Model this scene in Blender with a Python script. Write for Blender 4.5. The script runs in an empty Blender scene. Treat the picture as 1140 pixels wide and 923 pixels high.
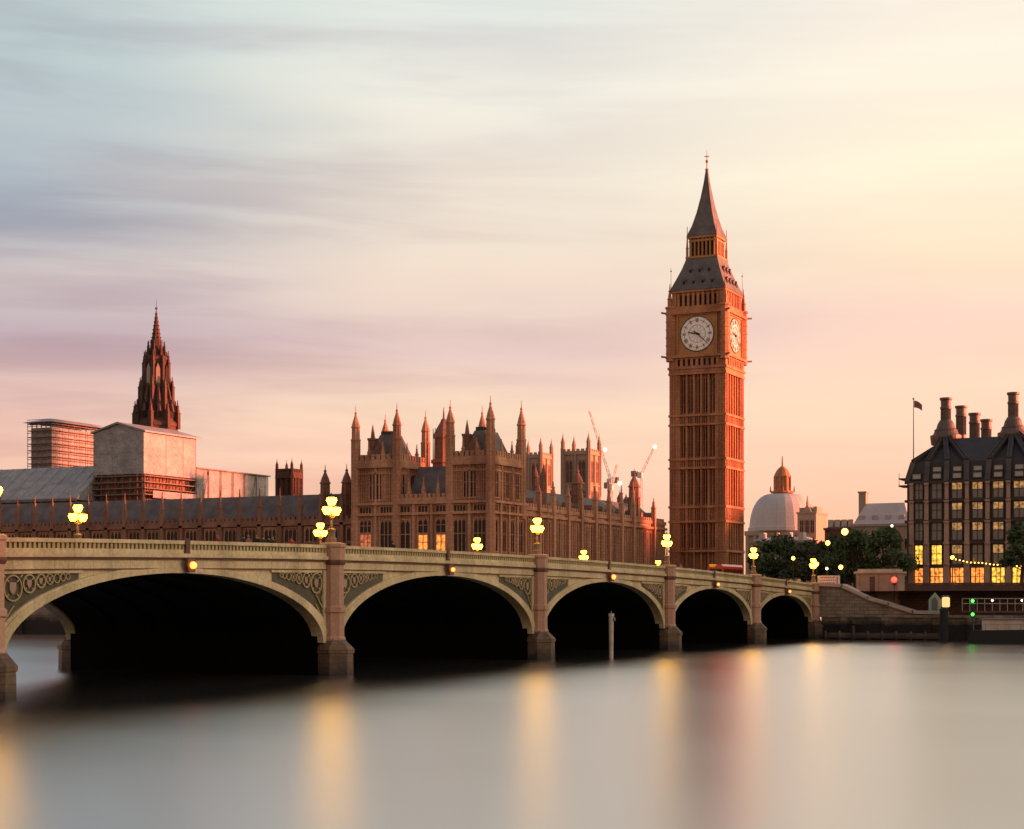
import bpy, math, random
from mathutils import Vector, Quaternion
R = math.radians
random.seed(7)
sc = bpy.context.scene

# ------------------------------------------------------------------ camera
# site frame: +X north along the river wall, +Y west along the bridge, z = 0 the river surface
TH = R(25.533); S, C = math.sin(TH), math.cos(TH)
F, HOR, EYE = 1900.0, 668.0, 6.065
cam = bpy.data.objects.new('camera', bpy.data.cameras.new('camera'))
sc.collection.objects.link(cam)
cam.location = (0, 0, EYE); cam.rotation_euler = (R(90), 0, TH)
cam.data.sensor_width = 36; cam.data.lens = F/1140*36
cam.data.shift_y = (HOR-461.5)/1140
cam.data.clip_start = 0.5; cam.data.clip_end = 20000
sc.camera = cam

# ------------------------------------------------------------------ light
SUN_AZ, SUN_EL = R(64), R(4.6)           # azimuth from +Y towards +X
sd = Vector((math.sin(SUN_AZ)*math.cos(SUN_EL), math.cos(SUN_AZ)*math.cos(SUN_EL), math.sin(SUN_EL)))
sl = bpy.data.lights.new('sun', 'SUN'); sl.energy = 5.0; sl.angle = R(4.0); sl.color = (1.0, .23, .12)
so = bpy.data.objects.new('sun', sl); sc.collection.objects.link(so)
so.rotation_euler = (-sd).to_track_quat('-Z', 'Y').to_euler()
so.location = (0, 0, 200)

def build_world():
    w = bpy.data.worlds.new('World'); sc.world = w; w.use_nodes = True
    nt = w.node_tree; N = nt.nodes; L = nt.links; N.clear()
    out = N.new('ShaderNodeOutputWorld'); add = N.new('ShaderNodeAddShader')
    b1 = N.new('ShaderNodeBackground'); b2 = N.new('ShaderNodeBackground')
    sky = N.new('ShaderNodeTexSky'); sky.sky_type = 'NISHITA'; sky.sun_disc = False
    sky.sun_elevation = SUN_EL; sky.sun_rotation = SUN_AZ
    b1.inputs[1].default_value = .012
    L.new(sky.outputs[0], b1.inputs[0])
    tc = N.new('ShaderNodeTexCoord')
    def vm(op, a, b=None):
        n = N.new('ShaderNodeVectorMath'); n.operation = op
        L.new(a, n.inputs[0])
        if b is not None: n.inputs[1].default_value = b
        return n
    def ma(op, a, b=0.0, c=0.0, clamp=False):
        n = N.new('ShaderNodeMath'); n.operation = op; n.use_clamp = clamp
        for i, v in enumerate((a, b, c)):
            if hasattr(v, 'links'): L.new(v, n.inputs[i])
            else: n.inputs[i].default_value = v
        return n.outputs[0]
    d = tc.outputs['Generated']
    # towards the south-west the river; bearings measured from the line of the bridge
    rt = vm('DOT_PRODUCT', d, (C, S, 0)).outputs['Value']
    fw = vm('DOT_PRODUCT', d, (-S, C, 0)).outputs['Value']
    sx = N.new('ShaderNodeSeparateXYZ'); L.new(d, sx.inputs[0])
    az = ma('ARCTAN2', rt, fw); el = ma('ARCSINE', sx.outputs[2])
    # slow warping so bands are not ruled lines
    cv = N.new('ShaderNodeCombineXYZ')
    L.new(ma('MULTIPLY', az, 2.2), cv.inputs[0]); L.new(ma('MULTIPLY', el, 9.0), cv.inputs[1])
    nz0 = N.new('ShaderNodeTexNoise'); nz0.inputs['Scale'].default_value = 1.3; nz0.inputs['Detail'].default_value = 3
    L.new(cv.outputs[0], nz0.inputs['Vector'])
    elw = ma('ADD', el, ma('MULTIPLY', ma('SUBTRACT', nz0.outputs[0], .5), .07))
    t = ma('DIVIDE', elw, R(40), clamp=True)
    def ramp(stops):
        r = N.new('ShaderNodeValToRGB'); e = r.color_ramp.elements
        def lin(v): v /= 255; return v/12.92 if v <= .04045 else ((v+.055)/1.055)**2.4
        for i, (p, c) in enumerate(stops):
            x = e[i] if i < 2 else e.new(p)
            x.position = p
        for i, (p, c) in enumerate(stops):
            e[i].position = p; e[i].color = tuple(lin(v) for v in c)+(1,)
        L.new(t, r.inputs[0]); return r.outputs[0]
    def deg(y): return math.degrees(math.atan((HOR-y)/F))/40
    left = ramp([(0, (246, 186, 158)), (deg(560), (246, 190, 164)), (deg(470), (236, 192, 178)), (deg(410), (194, 164, 170)), (deg(375), (188, 166, 176)),
                 (deg(320), (208, 194, 192)), (deg(255), (158, 163, 176)), (deg(160), (180, 190, 195)), (deg(40), (188, 204, 203)), (.75, (150, 165, 175)), (1, (120, 130, 145))])
    mid = ramp([(0, (248, 190, 152)), (deg(560), (250, 198, 174)), (deg(460), (251, 216, 186)), (deg(385), (226, 194, 188)),
                (deg(310), (236, 214, 196)), (deg(200), (240, 228, 210)), (deg(100), (236, 231, 219)), (deg(0), (224, 228, 220)), (.75, (175, 180, 180)), (1, (135, 140, 150))])
    right = ramp([(0, (248, 182, 138)), (deg(560), (250, 193, 166)), (deg(450), (252, 212, 184)), (deg(370), (250, 208, 190)),
                  (deg(300), (253, 226, 194)), (deg(190), (255, 241, 213)), (deg(90), (253, 239, 219)), (deg(0), (247, 233, 218)), (.75, (200, 185, 170)), (1, (150, 145, 150))])
    def mix(f, a, b, mode='MIX'):
        m = N.new('ShaderNodeMix'); m.data_type = 'RGBA'; m.blend_type = mode
        for inp, v in ((m.inputs[0], f), (m.inputs[6], a), (m.inputs[7], b)):
            if hasattr(v, 'links'): L.new(v, inp)
            elif isinstance(v, tuple): inp.default_value = v+(1,)
            else: inp.default_value = v
        return m.outputs[2]
    def mr(v, a, b, c=0.0, e=1.0):
        n = N.new('ShaderNodeMapRange'); n.interpolation_type = 'SMOOTHSTEP'
        L.new(v, n.inputs[0])
        for i, q in enumerate((a, b, c, e)): n.inputs[i+1].default_value = q
        return n.outputs[0]
    azw = ma('ADD', az, ma('MULTIPLY', ma('SUBTRACT', nz0.outputs[0], .5), .25))
    c1 = mix(mr(azw, R(-17), R(-1)), left, mid)
    c2 = mix(mr(azw, R(0), R(14)), c1, right)
    # streaks of thin cloud
    cv2 = N.new('ShaderNodeCombineXYZ')
    L.new(ma('MULTIPLY', az, 3.0), cv2.inputs[0])
    L.new(ma('ADD', ma('MULTIPLY', el, 30.0), ma('MULTIPLY', az, .6)), cv2.inputs[1])
    nz = N.new('ShaderNodeTexNoise'); nz.inputs['Scale'].default_value = 1.0; nz.inputs['Detail'].default_value = 6
    nz.inputs['Roughness'].default_value = .55; nz.inputs['Distortion'].default_value = .4
    L.new(cv2.outputs[0], nz.inputs['Vector'])
    sfac = mr(nz.outputs[0], .40, .66)
    side = mr(az, R(-12), R(12), 1.0, .22)
    c3 = mix(ma('MULTIPLY', sfac, side), c2, (.83, .775, .825), 'MULTIPLY')
    hi = mr(nz.outputs[0], .46, .28)
    c3 = mix(ma('MULTIPLY', hi, .35), c3, (1.12, 1.07, 1.0), 'MULTIPLY')
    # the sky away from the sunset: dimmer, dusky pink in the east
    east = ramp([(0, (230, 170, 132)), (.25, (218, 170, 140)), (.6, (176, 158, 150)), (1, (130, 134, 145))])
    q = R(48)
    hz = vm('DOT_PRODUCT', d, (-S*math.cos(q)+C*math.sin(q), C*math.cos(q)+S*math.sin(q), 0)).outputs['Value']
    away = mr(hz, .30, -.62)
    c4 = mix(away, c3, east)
    # the bright afterglow round the setting sun, far to the north-west
    gl = mr(vm('DOT_PRODUCT', d, tuple(sd)).outputs['Value'], .45, 1.0)
    c4 = mix(gl, c4, mix(1.0, c4, (2.3, 2.0, 1.7), 'MULTIPLY'))
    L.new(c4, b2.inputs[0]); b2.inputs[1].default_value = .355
    L.new(b1.outputs[0], add.inputs[0]); L.new(b2.outputs[0], add.inputs[1])
    L.new(add.outputs[0], out.inputs[0])
build_world()
vs = sc.view_settings
vs.view_transform = 'Standard'; vs.look = 'None'; vs.exposure = 1.5; vs.gamma = 1.0; vs.use_curve_mapping = False
sc.render.engine = 'CYCLES'
sc.cycles.use_denoising = True
sc.cycles.max_bounces = 5; sc.cycles.diffuse_bounces = 2; sc.cycles.glossy_bounces = 3
sc.cycles.sample_clamp_indirect = 4.0; sc.cycles.caustics_reflective = False; sc.cycles.caustics_refractive = False

# ------------------------------------------------------------------ materials
def mat(name, c1, c2=None, scale=.4, rough=.85, fine=6.0, bump=.0, metal=0.0, streak=False, coat=0.0, grime=None):
    m = bpy.data.materials.new(name); m.use_nodes = True
    nt = m.node_tree; N = nt.nodes; L = nt.links
    p = N['Principled BSDF']; p.inputs['Roughness'].default_value = rough; p.inputs['Metallic'].default_value = metal
    if coat: p.inputs['Coat Weight'].default_value = coat
    if c2 is None:
        p.inputs['Base Color'].default_value = c1+(1,); return m
    tc = N.new('ShaderNodeTexCoord'); g = N.new('ShaderNodeNewGeometry')
    mp = N.new('ShaderNodeMapping'); L.new(g.outputs['Position'], mp.inputs[0])
    if streak: mp.inputs['Scale'].default_value = (1, 1, .18)
    n1 = N.new('ShaderNodeTexNoise'); n1.inputs['Scale'].default_value = scale; n1.inputs['Detail'].default_value = 5
    n2 = N.new('ShaderNodeTexNoise'); n2.inputs['Scale'].default_value = fine; n2.inputs['Detail'].default_value = 3
    L.new(mp.outputs[0], n1.inputs['Vector']); L.new(g.outputs['Position'], n2.inputs['Vector'])
    a = N.new('ShaderNodeMath'); a.operation = 'MULTIPLY_ADD'; a.inputs[1].default_value = .45
    L.new(n2.outputs[0], a.inputs[0])
    b = N.new('ShaderNodeMath'); b.operation = 'MULTIPLY'; b.inputs[1].default_value = .75; L.new(n1.outputs[0], b.inputs[0])
    L.new(b.outputs[0], a.inputs[2])
    r = N.new('ShaderNodeValToRGB'); r.color_ramp.elements[0].position = .42; r.color_ramp.elements[1].position = .78
    r.color_ramp.elements[0].color = c1+(1,); r.color_ramp.elements[1].color = c2+(1,)
    L.new(a.outputs[0], r.inputs[0]); col = r.outputs[0]
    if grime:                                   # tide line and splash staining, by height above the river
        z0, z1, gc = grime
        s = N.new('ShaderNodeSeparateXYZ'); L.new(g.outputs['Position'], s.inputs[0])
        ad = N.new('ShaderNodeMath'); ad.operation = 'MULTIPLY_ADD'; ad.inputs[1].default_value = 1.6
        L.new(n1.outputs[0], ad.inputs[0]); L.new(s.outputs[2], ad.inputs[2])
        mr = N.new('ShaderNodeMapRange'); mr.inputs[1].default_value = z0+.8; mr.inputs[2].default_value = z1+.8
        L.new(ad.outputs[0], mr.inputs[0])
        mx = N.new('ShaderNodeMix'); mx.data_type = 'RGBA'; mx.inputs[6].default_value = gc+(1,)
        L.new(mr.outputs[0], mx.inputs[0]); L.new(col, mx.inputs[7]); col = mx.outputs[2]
    L.new(col, p.inputs['Base Color'])
    if bump:
        bp = N.new('ShaderNodeBump'); bp.inputs['Strength'].default_value = bump; bp.inputs['Distance'].default_value = .1
        L.new(n2.outputs[0], bp.inputs['Height']); L.new(bp.outputs[0], p.inputs['Normal'])
    return m
def emit(name, c, s, base=(.3, .3, .3)):
    m = bpy.data.materials.new(name); m.use_nodes = True
    p = m.node_tree.nodes['Principled BSDF']; p.inputs['Base Color'].default_value = base+(1,)
    p.inputs['Emission Color'].default_value = c+(1,); p.inputs['Emission Strength'].default_value = s
    p.inputs['Roughness'].default_value = .5
    return m
def lit_glass(name, c, s):
    m = bpy.data.materials.new(name); m.use_nodes = True
    nt = m.node_tree; N = nt.nodes; L = nt.links; p = N['Principled BSDF']
    p.inputs['Base Color'].default_value = (.05, .04, .03, 1); p.inputs['Roughness'].default_value = .15
    p.inputs['Emission Color'].default_value = c+(1,)
    g = N.new('ShaderNodeNewGeometry'); n = N.new('ShaderNodeTexNoise'); n.inputs['Scale'].default_value = 1.7; n.inputs['Detail'].default_value = 3
    L.new(g.outputs['Position'], n.inputs['Vector'])
    mr = N.new('ShaderNodeMapRange'); mr.inputs[1].default_value = .3; mr.inputs[2].default_value = .7
    mr.inputs[3].default_value = s*.12; mr.inputs[4].default_value = s*1.5
    L.new(n.outputs[0], mr.inputs[0]); L.new(mr.outputs[0], p.inputs['Emission Strength'])
    return m
M = {}
M['stone'] = mat('palace limestone', (.33, .15, .09), (.74, .41, .25), .35, .9, 3.0, .3, streak=True)
M['stone_tower'] = mat('tower limestone', (.28, .112, .055), (.70, .34, .17), .3, .9, 3.0, .3, streak=True)
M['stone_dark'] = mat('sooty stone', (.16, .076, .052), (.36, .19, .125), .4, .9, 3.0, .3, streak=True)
M['stone_spire'] = mat('spire stone darkened for weak light', (.05, .026, .02), (.12, .064, .046), .4, .9, 3.0, .3, streak=True)  # weak light on the spire put into a darker stone colour
M['stone_abbey'] = mat('sunset tinted pale stone', (.33, .22, .15), (.46, .33, .24), .2, .85, 2.0, .2, streak=True)  # sunset warmth put into the stone colour
M['stone_pale'] = mat('portland stone', (.34, .27, .21), (.45, .38, .3), .2, .85, 2.0, .2, streak=True)
M['gilt'] = mat('gilded stone', (.36, .155, .05), (.52, .25, .075), .8, .5, 4.0)
M['slate'] = mat('slate', (.08, .068, .064), (.18, .152, .14), .6, .6, 5.0, .3)
M['lead'] = mat('lead sheet', (.44, .42, .41), (.6, .57, .55), .25, .55, 3.0, .1, streak=True)
M['glass'] = mat('dark window glass', (.022, .014, .012), rough=.3); M['glass'].node_tree.nodes['Principled BSDF'].inputs['Specular IOR Level'].default_value = .22
M['void'] = mat('dark opening', (.012, .009, .008), rough=.9)
M['lit'] = lit_glass('lit window glass', (1, .27, .045), .62)
M['lit_y'] = lit_glass('bright yellow window glass', (1, .5, .06), .6)
M['lit_w'] = lit_glass('softly lit office glass', (1, .5, .17), .15)
M['lit_r'] = lit_glass('dim red lit glass', (1, .22, .08), .25)
M['cool'] = mat('office glass', (.16, .17, .165), rough=.12)
M['cream'] = mat('cream bridge paint', (.42, .34, .18), (.80, .69, .43), .5, .55, 4.0, .08, streak=True)
M['cream_dull'] = mat('weathered bridge paint', (.36, .3, .14), (.52, .43, .22), .5, .6, 4.0, .08, streak=True)
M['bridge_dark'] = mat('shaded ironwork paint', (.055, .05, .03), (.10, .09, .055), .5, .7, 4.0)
M['maroon'] = mat('red brown moulding', (.10, .042, .024), (.17, .07, .04), .5, .7, 4.0)
M['soffit'] = mat('shade darkened arch ironwork', (.0015, .0015, .0015), (.004, .004, .0035), .4, .9, 3.0)  # under-arch shade put into the colour, nearly black
M['granite'] = mat('pink granite', (.36, .2, .135), (.55, .34, .235), .5, .7, 4.0, .15, streak=True, grime=(.6, 2.9, (.05, .032, .018)))
M['granite_wet'] = mat('tide stained granite', (.09, .055, .03), (.23, .15, .08), .6, .6, 4.0, .2, grime=(.2, 1.5, (.02, .014, .009)))
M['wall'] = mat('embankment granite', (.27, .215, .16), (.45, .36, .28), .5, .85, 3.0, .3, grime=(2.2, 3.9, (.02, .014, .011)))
M['coping'] = mat('embankment coping', (.42, .32, .26), (.58, .46, .38), .5, .8, 3.0, .2)
M['brown'] = mat('brown masonry', (.10, .058, .045), (.19, .115, .09), .4, .85, 3.0, .2)
M['asphalt'] = mat('asphalt', (.04, .04, .04), (.06, .058, .055), 1.0, .9, 8.0)
M['land'] = mat('paved ground', (.07, .062, .055), (.11, .1, .09), .1, .9, 2.0)
M['sheet'] = mat('scaffold sheeting', (.23, .23, .232), (.43, .415, .41), .45, .55, 1.4, .8)
M['tin'] = mat('corrugated roofing', (.24, .26, .27), (.36, .38, .39), .3, .5, 2.0, .2)
M['steel'] = mat('scaffold tube', (.10, .08, .075), (.2, .17, .16), 1.0, .5, 6.0, metal=.4)
M['board'] = mat('scaffold board', (.22, .14, .1), (.32, .2, .15), 1.0, .8, 5.0)
M['black'] = mat('black painted iron', (.018, .017, .016), rough=.5)
M['lampgreen'] = mat('lamp post paint', (.20, .13, .07), (.3, .2, .11), 2.0, .5, 8.0)
M['globe'] = emit('lamp glass', (1, .44, .014), 10.0, (.8, .7, .5))
M['street'] = emit('street lamp glass', (1, .42, .05), 4.0)
M['amber'] = emit('amber navigation light', (1, .2, .03), 1.6)
M['flood'] = emit('crane floodlight', (1, .75, .4), 1.4)
M['red_light'] = emit('red signal lens', (1, .02, .01), 3.0)
M['green_light'] = emit('green signal lens', (.04, 1, .05), 2.0)
M['white_light'] = emit('white lamp lens', (1, .8, .5), 2.0)
M['dial'] = emit('opal clock glass', (1, .72, .58), .05, (.62, .55, .49))
M['bronze'] = mat('dark bronze', (.022, .016, .014), (.05, .037, .031), .5, .5, 4.0, metal=.3)
M['bronze_pale'] = mat('weathered bronze', (.085, .062, .05), (.17, .125, .1), .5, .5, 4.0, metal=.2)
M['duct'] = mat('duct bronze', (.05, .04, .034), (.105, .085, .072), .5, .5, 5.0, metal=.2)
M['attic'] = mat('sky tinted attic glass', (.36, .42, .43), rough=.12)  # sky reflection put into the pale pane colour
M['pinkstone'] = mat('pale pier stone', (.32, .215, .165), (.46, .32, .25), .4, .8, 3.0, .15)
M['red'] = mat('red bus paint', (.6, .025, .015), rough=.3, coat=.4)
M['white'] = mat('white paint', (.75, .72, .68), rough=.45)
M['offwhite'] = mat('weathered white paint', (.38, .33, .27), (.56, .5, .43), 1.0, .6, 5.0)
M['rubber'] = mat('rubber', (.02, .02, .02), rough=.8)
M['grey'] = mat('grey paint', (.2, .2, .2), rough=.45)
M['darkcar'] = mat('black car paint', (.02, .02, .022), rough=.25, coat=.5)
M['skin'] = mat('skin', (.45, .27, .19), rough=.6)
M['hair'] = mat('brown hair', (.04, .025, .017), rough=.7)
M['bark'] = mat('bark', (.05, .035, .025), (.1, .075, .055), 2.0, .9, 8.0)
M['redtext'] = mat('red lettering', (.55, .1, .07), rough=.6)
M['hull'] = mat('black hull paint', (.008, .008, .008), rough=.75)
M['deckhouse'] = mat('weathered cream panels', (.55, .45, .33), (.75, .65, .5), .7, .7, 4.0)
M['greenwhite'] = mat('pale green panel', (.32, .42, .33), rough=.5)
def masonry(m, bw, bh, k=.45):
    nt = m.node_tree; N = nt.nodes; L = nt.links; p = N['Principled BSDF']
    src = p.inputs['Base Color'].links[0].from_socket
    g = N.new('ShaderNodeNewGeometry'); sx = N.new('ShaderNodeSeparateXYZ'); L.new(g.outputs['Position'], sx.inputs[0])
    ad = N.new('ShaderNodeMath'); L.new(sx.outputs[0], ad.inputs[0]); L.new(sx.outputs[1], ad.inputs[1])
    cx = N.new('ShaderNodeCombineXYZ'); L.new(ad.outputs[0], cx.inputs[0]); L.new(sx.outputs[2], cx.inputs[1])
    br = N.new('ShaderNodeTexBrick'); br.inputs['Scale'].default_value = 1; br.inputs['Brick Width'].default_value = bw; br.inputs['Row Height'].default_value = bh
    br.inputs['Mortar Size'].default_value = .035; br.inputs['Color1'].default_value = (1, 1, 1, 1); br.inputs['Color2'].default_value = (.68, .66, .64, 1); br.inputs['Mortar'].default_value = (.3, .28, .27, 1)
    L.new(cx.outputs[0], br.inputs['Vector'])
    mx = N.new('ShaderNodeMix'); mx.data_type = 'RGBA'; mx.blend_type = 'MULTIPLY'; mx.inputs[0].default_value = k*2
    L.new(src, mx.inputs[6]); L.new(br.outputs[0], mx.inputs[7]); L.new(mx.outputs[2], p.inputs['Base Color'])
masonry(M['cream'], 1.9, 60, .2); masonry(M['stone_tower'], 1.25, .6, .22); masonry(M['stone'], 1.3, .6, .2); masonry(M['wall'], 1.5, .55); masonry(M['brown'], 1.3, .5, .35); masonry(M['granite_wet'], 1.4, .5, .3)
M['sheet'].node_tree.nodes['Bump'].inputs['Distance'].default_value = .45
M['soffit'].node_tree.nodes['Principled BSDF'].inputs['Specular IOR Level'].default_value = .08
def leafmat(name, a, b):
    m = bpy.data.materials.new(name); m.use_nodes = True
    nt = m.node_tree; N = nt.nodes; L = nt.links; p = N['Principled BSDF']
    g = N.new('ShaderNodeNewGeometry'); r = N.new('ShaderNodeValToRGB')
    r.color_ramp.elements[0].color = a+(1,); r.color_ramp.elements[1].color = b+(1,)
    L.new(g.outputs['Random Per Island'], r.inputs[0]); L.new(r.outputs[0], p.inputs['Base Color'])
    p.inputs['Roughness'].default_value = .7
    return m
M['leaf'] = leafmat('dark leaves', (.03, .058, .014), (.075, .115, .03))
M['leaf2'] = leafmat('olive leaves', (.03, .042, .012), (.075, .085, .028))
def coat_mat(c):
    k = 'cloth %.2f %.2f %.2f' % c
    if k not in M: M[k] = mat(k, c, rough=.9)
    return M[k]

def water_mat():
    m = bpy.data.materials.new('river water'); m.use_nodes = True
    nt = m.node_tree; N = nt.nodes; L = nt.links; p = N['Principled BSDF']
    g = N.new('ShaderNodeNewGeometry'); mp = N.new('ShaderNodeMapping'); L.new(g.outputs['Position'], mp.inputs[0])
    mp.inputs['Rotation'].default_value = (0, 0, -TH); mp.inputs['Scale'].default_value = (.012, .035, 1)
    n = N.new('ShaderNodeTexNoise'); n.inputs['Scale'].default_value = 1.0; n.inputs['Detail'].default_value = 2
    L.new(mp.outputs[0], n.inputs['Vector'])
    mr = N.new('ShaderNodeMapRange'); mr.inputs[1].default_value = .3; mr.inputs[2].default_value = .7
    mr.inputs[3].default_value = .30; mr.inputs[4].default_value = .33
    L.new(n.outputs[0], mr.inputs[0])
    gl = N.new('ShaderNodeBsdfAnisotropic'); gl.distribution = 'BECKMANN'; gl.inputs['Color'].default_value = (.97, 1.0, 1.0, 1)
    L.new(mr.outputs[0], gl.inputs['Roughness'])
    df = N.new('ShaderNodeBsdfDiffuse'); df.inputs['Color'].default_value = (.10, .10, .095, 1)
    fr = N.new('ShaderNodeFresnel'); fr.inputs['IOR'].default_value = 1.34
    fa = N.new('ShaderNodeMath'); fa.operation = 'MULTIPLY_ADD'; fa.use_clamp = True; fa.inputs[1].default_value = .45; fa.inputs[2].default_value = .55
    L.new(fr.outputs[0], fa.inputs[0])
    mx = N.new('ShaderNodeMixShader'); L.new(fa.outputs[0], mx.inputs[0])
    L.new(df.outputs[0], mx.inputs[1]); L.new(gl.outputs[0], mx.inputs[2]); L.new(mx.outputs[0], N['Material Output'].inputs[0])
    N.remove(p)
    return m
M['water'] = water_mat()

# ------------------------------------------------------------------ helpers
ORG = {}
def rayY(px, Y):
    k = (px-570)/F; return (k*C-S)/(k*S+C)*Y
def rayX(px, X):
    k = (px-570)/F; return X*(k*S+C)/(k*C-S)
def dep(X, Y): return -X*S+Y*C
def zat(py, X, Y): return EYE+(HOR-py)*dep(X, Y)/F
def at(px, py, d):
    x = (px-570)/F*d
    return Vector((x*C-d*S, x*S+d*C, EYE+(HOR-py)*d/F))

class MB:
    def __init__(s): s.v = []; s.f = []; s.m = []; s.sm = []
    def add(s, vs, fs, m=0, smooth=False):
        o = len(s.v); s.v += [tuple(v) for v in vs]
        for f in fs: s.f.append(tuple(i+o for i in f)); s.m.append(m); s.sm.append(smooth)
    def box(s, x0, x1, y0, y1, z0, z1, m=0):
        if x1 < x0: x0, x1 = x1, x0
        if y1 < y0: y0, y1 = y1, y0
        s.add([(x0,y0,z0),(x1,y0,z0),(x1,y1,z0),(x0,y1,z0),(x0,y0,z1),(x1,y0,z1),(x1,y1,z1),(x0,y1,z1)],
              [(0,3,2,1),(4,5,6,7),(0,1,5,4),(1,2,6,5),(2,3,7,6),(3,0,4,7)], m)
    def ring(s, cx, cy, prof, n=8, m=0, rot=None, smooth=False, cap=True):
        rot = math.pi/n if rot is None else rot
        vs = []
        for r, z in prof:
            for i in range(n):
                a = rot+2*math.pi*i/n; vs.append((cx+r*math.cos(a), cy+r*math.sin(a), z))
        fs = []
        for k in range(len(prof)-1):
            for i in range(n):
                j = (i+1) % n; fs.append((k*n+i, k*n+j, (k+1)*n+j, (k+1)*n+i))
        if cap: fs.append(tuple(range(n-1, -1, -1))); fs.append(tuple((len(prof)-1)*n+i for i in range(n)))
        s.add(vs, fs, m, smooth)
    def sq(s, cx, cy, prof, m=0):                     # square section, prof = (half width, z)
        s.ring(cx, cy, [(h*math.sqrt(2), z) for h, z in prof], 4, m, math.pi/4)
    def tube(s, p, q, r, r2=None, n=6, m=0):
        p, q = Vector(p), Vector(q); d = (q-p)
        if d.length < 1e-6: return
        d.normalize(); a = d.orthogonal().normalized(); b = d.cross(a); r2 = r if r2 is None else r2
        vs = []
        for c, rr in ((p, r), (q, r2)):
            for i in range(n):
                t = 2*math.pi*i/n; vs.append(c+a*(rr*math.cos(t))+b*(rr*math.sin(t)))
        fs = [(i, (i+1) % n, n+(i+1) % n, n+i) for i in range(n)]+[tuple(range(n-1, -1, -1)), tuple(range(n, 2*n))]
        s.add(vs, fs, m)
    def bar(s, p, q, w, u, t, m=0):                    # flat bar from p to q, width w in the plane, thickness t along u
        p, q, u = Vector(p), Vector(q), Vector(u).normalized(); d = (q-p).normalized(); a = d.cross(u)*(w/2); b = u*(t/2)
        s.add([p-a-b, p+a-b, p+a+b, p-a+b, q-a-b, q+a-b, q+a+b, q-a+b],
              [(0,1,2,3),(7,6,5,4),(0,4,5,1),(1,5,6,2),(2,6,7,3),(3,7,4,0)], m)
    def ball(s, c, r, n=10, k=6, m=0, sz=1.0):
        c = Vector(c); prof = []
        vs = [c+Vector((0, 0, -r*sz))]
        for j in range(1, k):
            t = math.pi*j/k-math.pi/2
            for i in range(n):
                a = 2*math.pi*i/n; vs.append(c+Vector((r*math.cos(t)*math.cos(a), r*math.cos(t)*math.sin(a), r*sz*math.sin(t))))
        vs.append(c+Vector((0, 0, r*sz))); fs = []
        for i in range(n): fs.append((0, 1+(i+1) % n, 1+i))
        for j in range(k-2):
            for i in range(n):
                a, b = 1+j*n+i, 1+j*n+(i+1) % n; fs.append((a, b, b+n, a+n))
        o = 1+(k-2)*n
        for i in range(n): fs.append((o+i, o+(i+1) % n, len(vs)-1))
        s.add(vs, fs, m, True)
    def prism(s, pts, u, m=0):                        # planar polygon extruded by vector u
        n = len(pts); u = Vector(u); pts = [Vector(p) for p in pts]
        s.add(pts+[p+u for p in pts], [tuple(range(n-1, -1, -1)), tuple(range(n, 2*n))]+[(i, (i+1) % n, n+(i+1) % n, n+i) for i in range(n)], m)
    def loft(s, secs, n=10, m=0, smooth=True):         # ellipse sections (cx,cy,z,rx,ry)
        vs = []
        for cx, cy, z, rx, ry in secs:
            for i in range(n):
                a = 2*math.pi*i/n; vs.append((cx+rx*math.cos(a), cy+ry*math.sin(a), z))
        fs = [(k*n+i, k*n+(i+1) % n, (k+1)*n+(i+1) % n, (k+1)*n+i) for k in range(len(secs)-1) for i in range(n)]
        fs += [tuple(range(n-1, -1, -1)), tuple((len(secs)-1)*n+i for i in range(n))]
        s.add(vs, fs, m, smooth)
    def mesh(s, name, mats, off=(0, 0, 0)):
        me = bpy.data.meshes.new(name)
        ox, oy, oz = off
        me.from_pydata([(x-ox, y-oy, z-oz) for x, y, z in s.v], [], s.f)
        if not isinstance(mats, (list, tuple)): mats = [mats]
        for a in mats: me.materials.append(M[a] if isinstance(a, str) else a)
        me.polygons.foreach_set('material_index', s.m); me.polygons.foreach_set('use_smooth', s.sm)
        me.update(); return me
    def build(s, name, mats, parent=None, loc=None):
        po = ORG.get(parent.name, Vector((0, 0, 0))) if parent else Vector((0, 0, 0))
        o0 = Vector(loc) if loc is not None else po.copy()
        o = bpy.data.objects.new(name, s.mesh(name, mats, o0)); sc.collection.objects.link(o)
        o.location = o0-po if parent else o0
        o.parent = parent; ORG[o.name] = o0
        return o
def tag(o, label=None, cat=None, group=None, kind=None):
    if label: o['label'] = label
    if cat: o['category'] = cat
    if group: o['group'] = group
    if kind: o['kind'] = kind
    return o
def thing(name, loc, label, cat, group=None):
    o = bpy.data.objects.new(name, None); sc.collection.objects.link(o)
    o.location = loc; o.empty_display_size = .5; ORG[o.name] = Vector(loc)
    return tag(o, label, cat, group)
def inst(me, name, parent, loc, rz=0.0):               # another object of the same mesh, loc in site coordinates
    o = bpy.data.objects.new(name, me); sc.collection.objects.link(o)
    o.parent = parent; o.location = Vector(loc)-ORG[parent.name]; o.rotation_euler = (0, 0, rz)
    ORG[o.name] = Vector(loc)
    return o
def copy_tree(o, parent=None):
    c = o.copy(); sc.collection.objects.link(c)
    if parent is not None: c.parent = parent
    for ch in list(o.children): copy_tree(ch, c)
    return c
def east(x0, y0): return lambda a, o, z: (x0+a, y0-o, z)      # facade seen from the river (-Y)
def north(x0, y0): return lambda a, o, z: (x0+o, y0+a, z)     # facade facing the bridge (+X)
def fb(mb, fm, a0, a1, o0, o1, z0, z1, m=0):
    p, q = fm(a0, o0, z0), fm(a1, o1, z1)
    mb.box(p[0], q[0], p[1], q[1], min(z0, z1), max(z0, z1), m)
ROT = {east: 0.0, north: math.pi/2}
_win = {}
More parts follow.
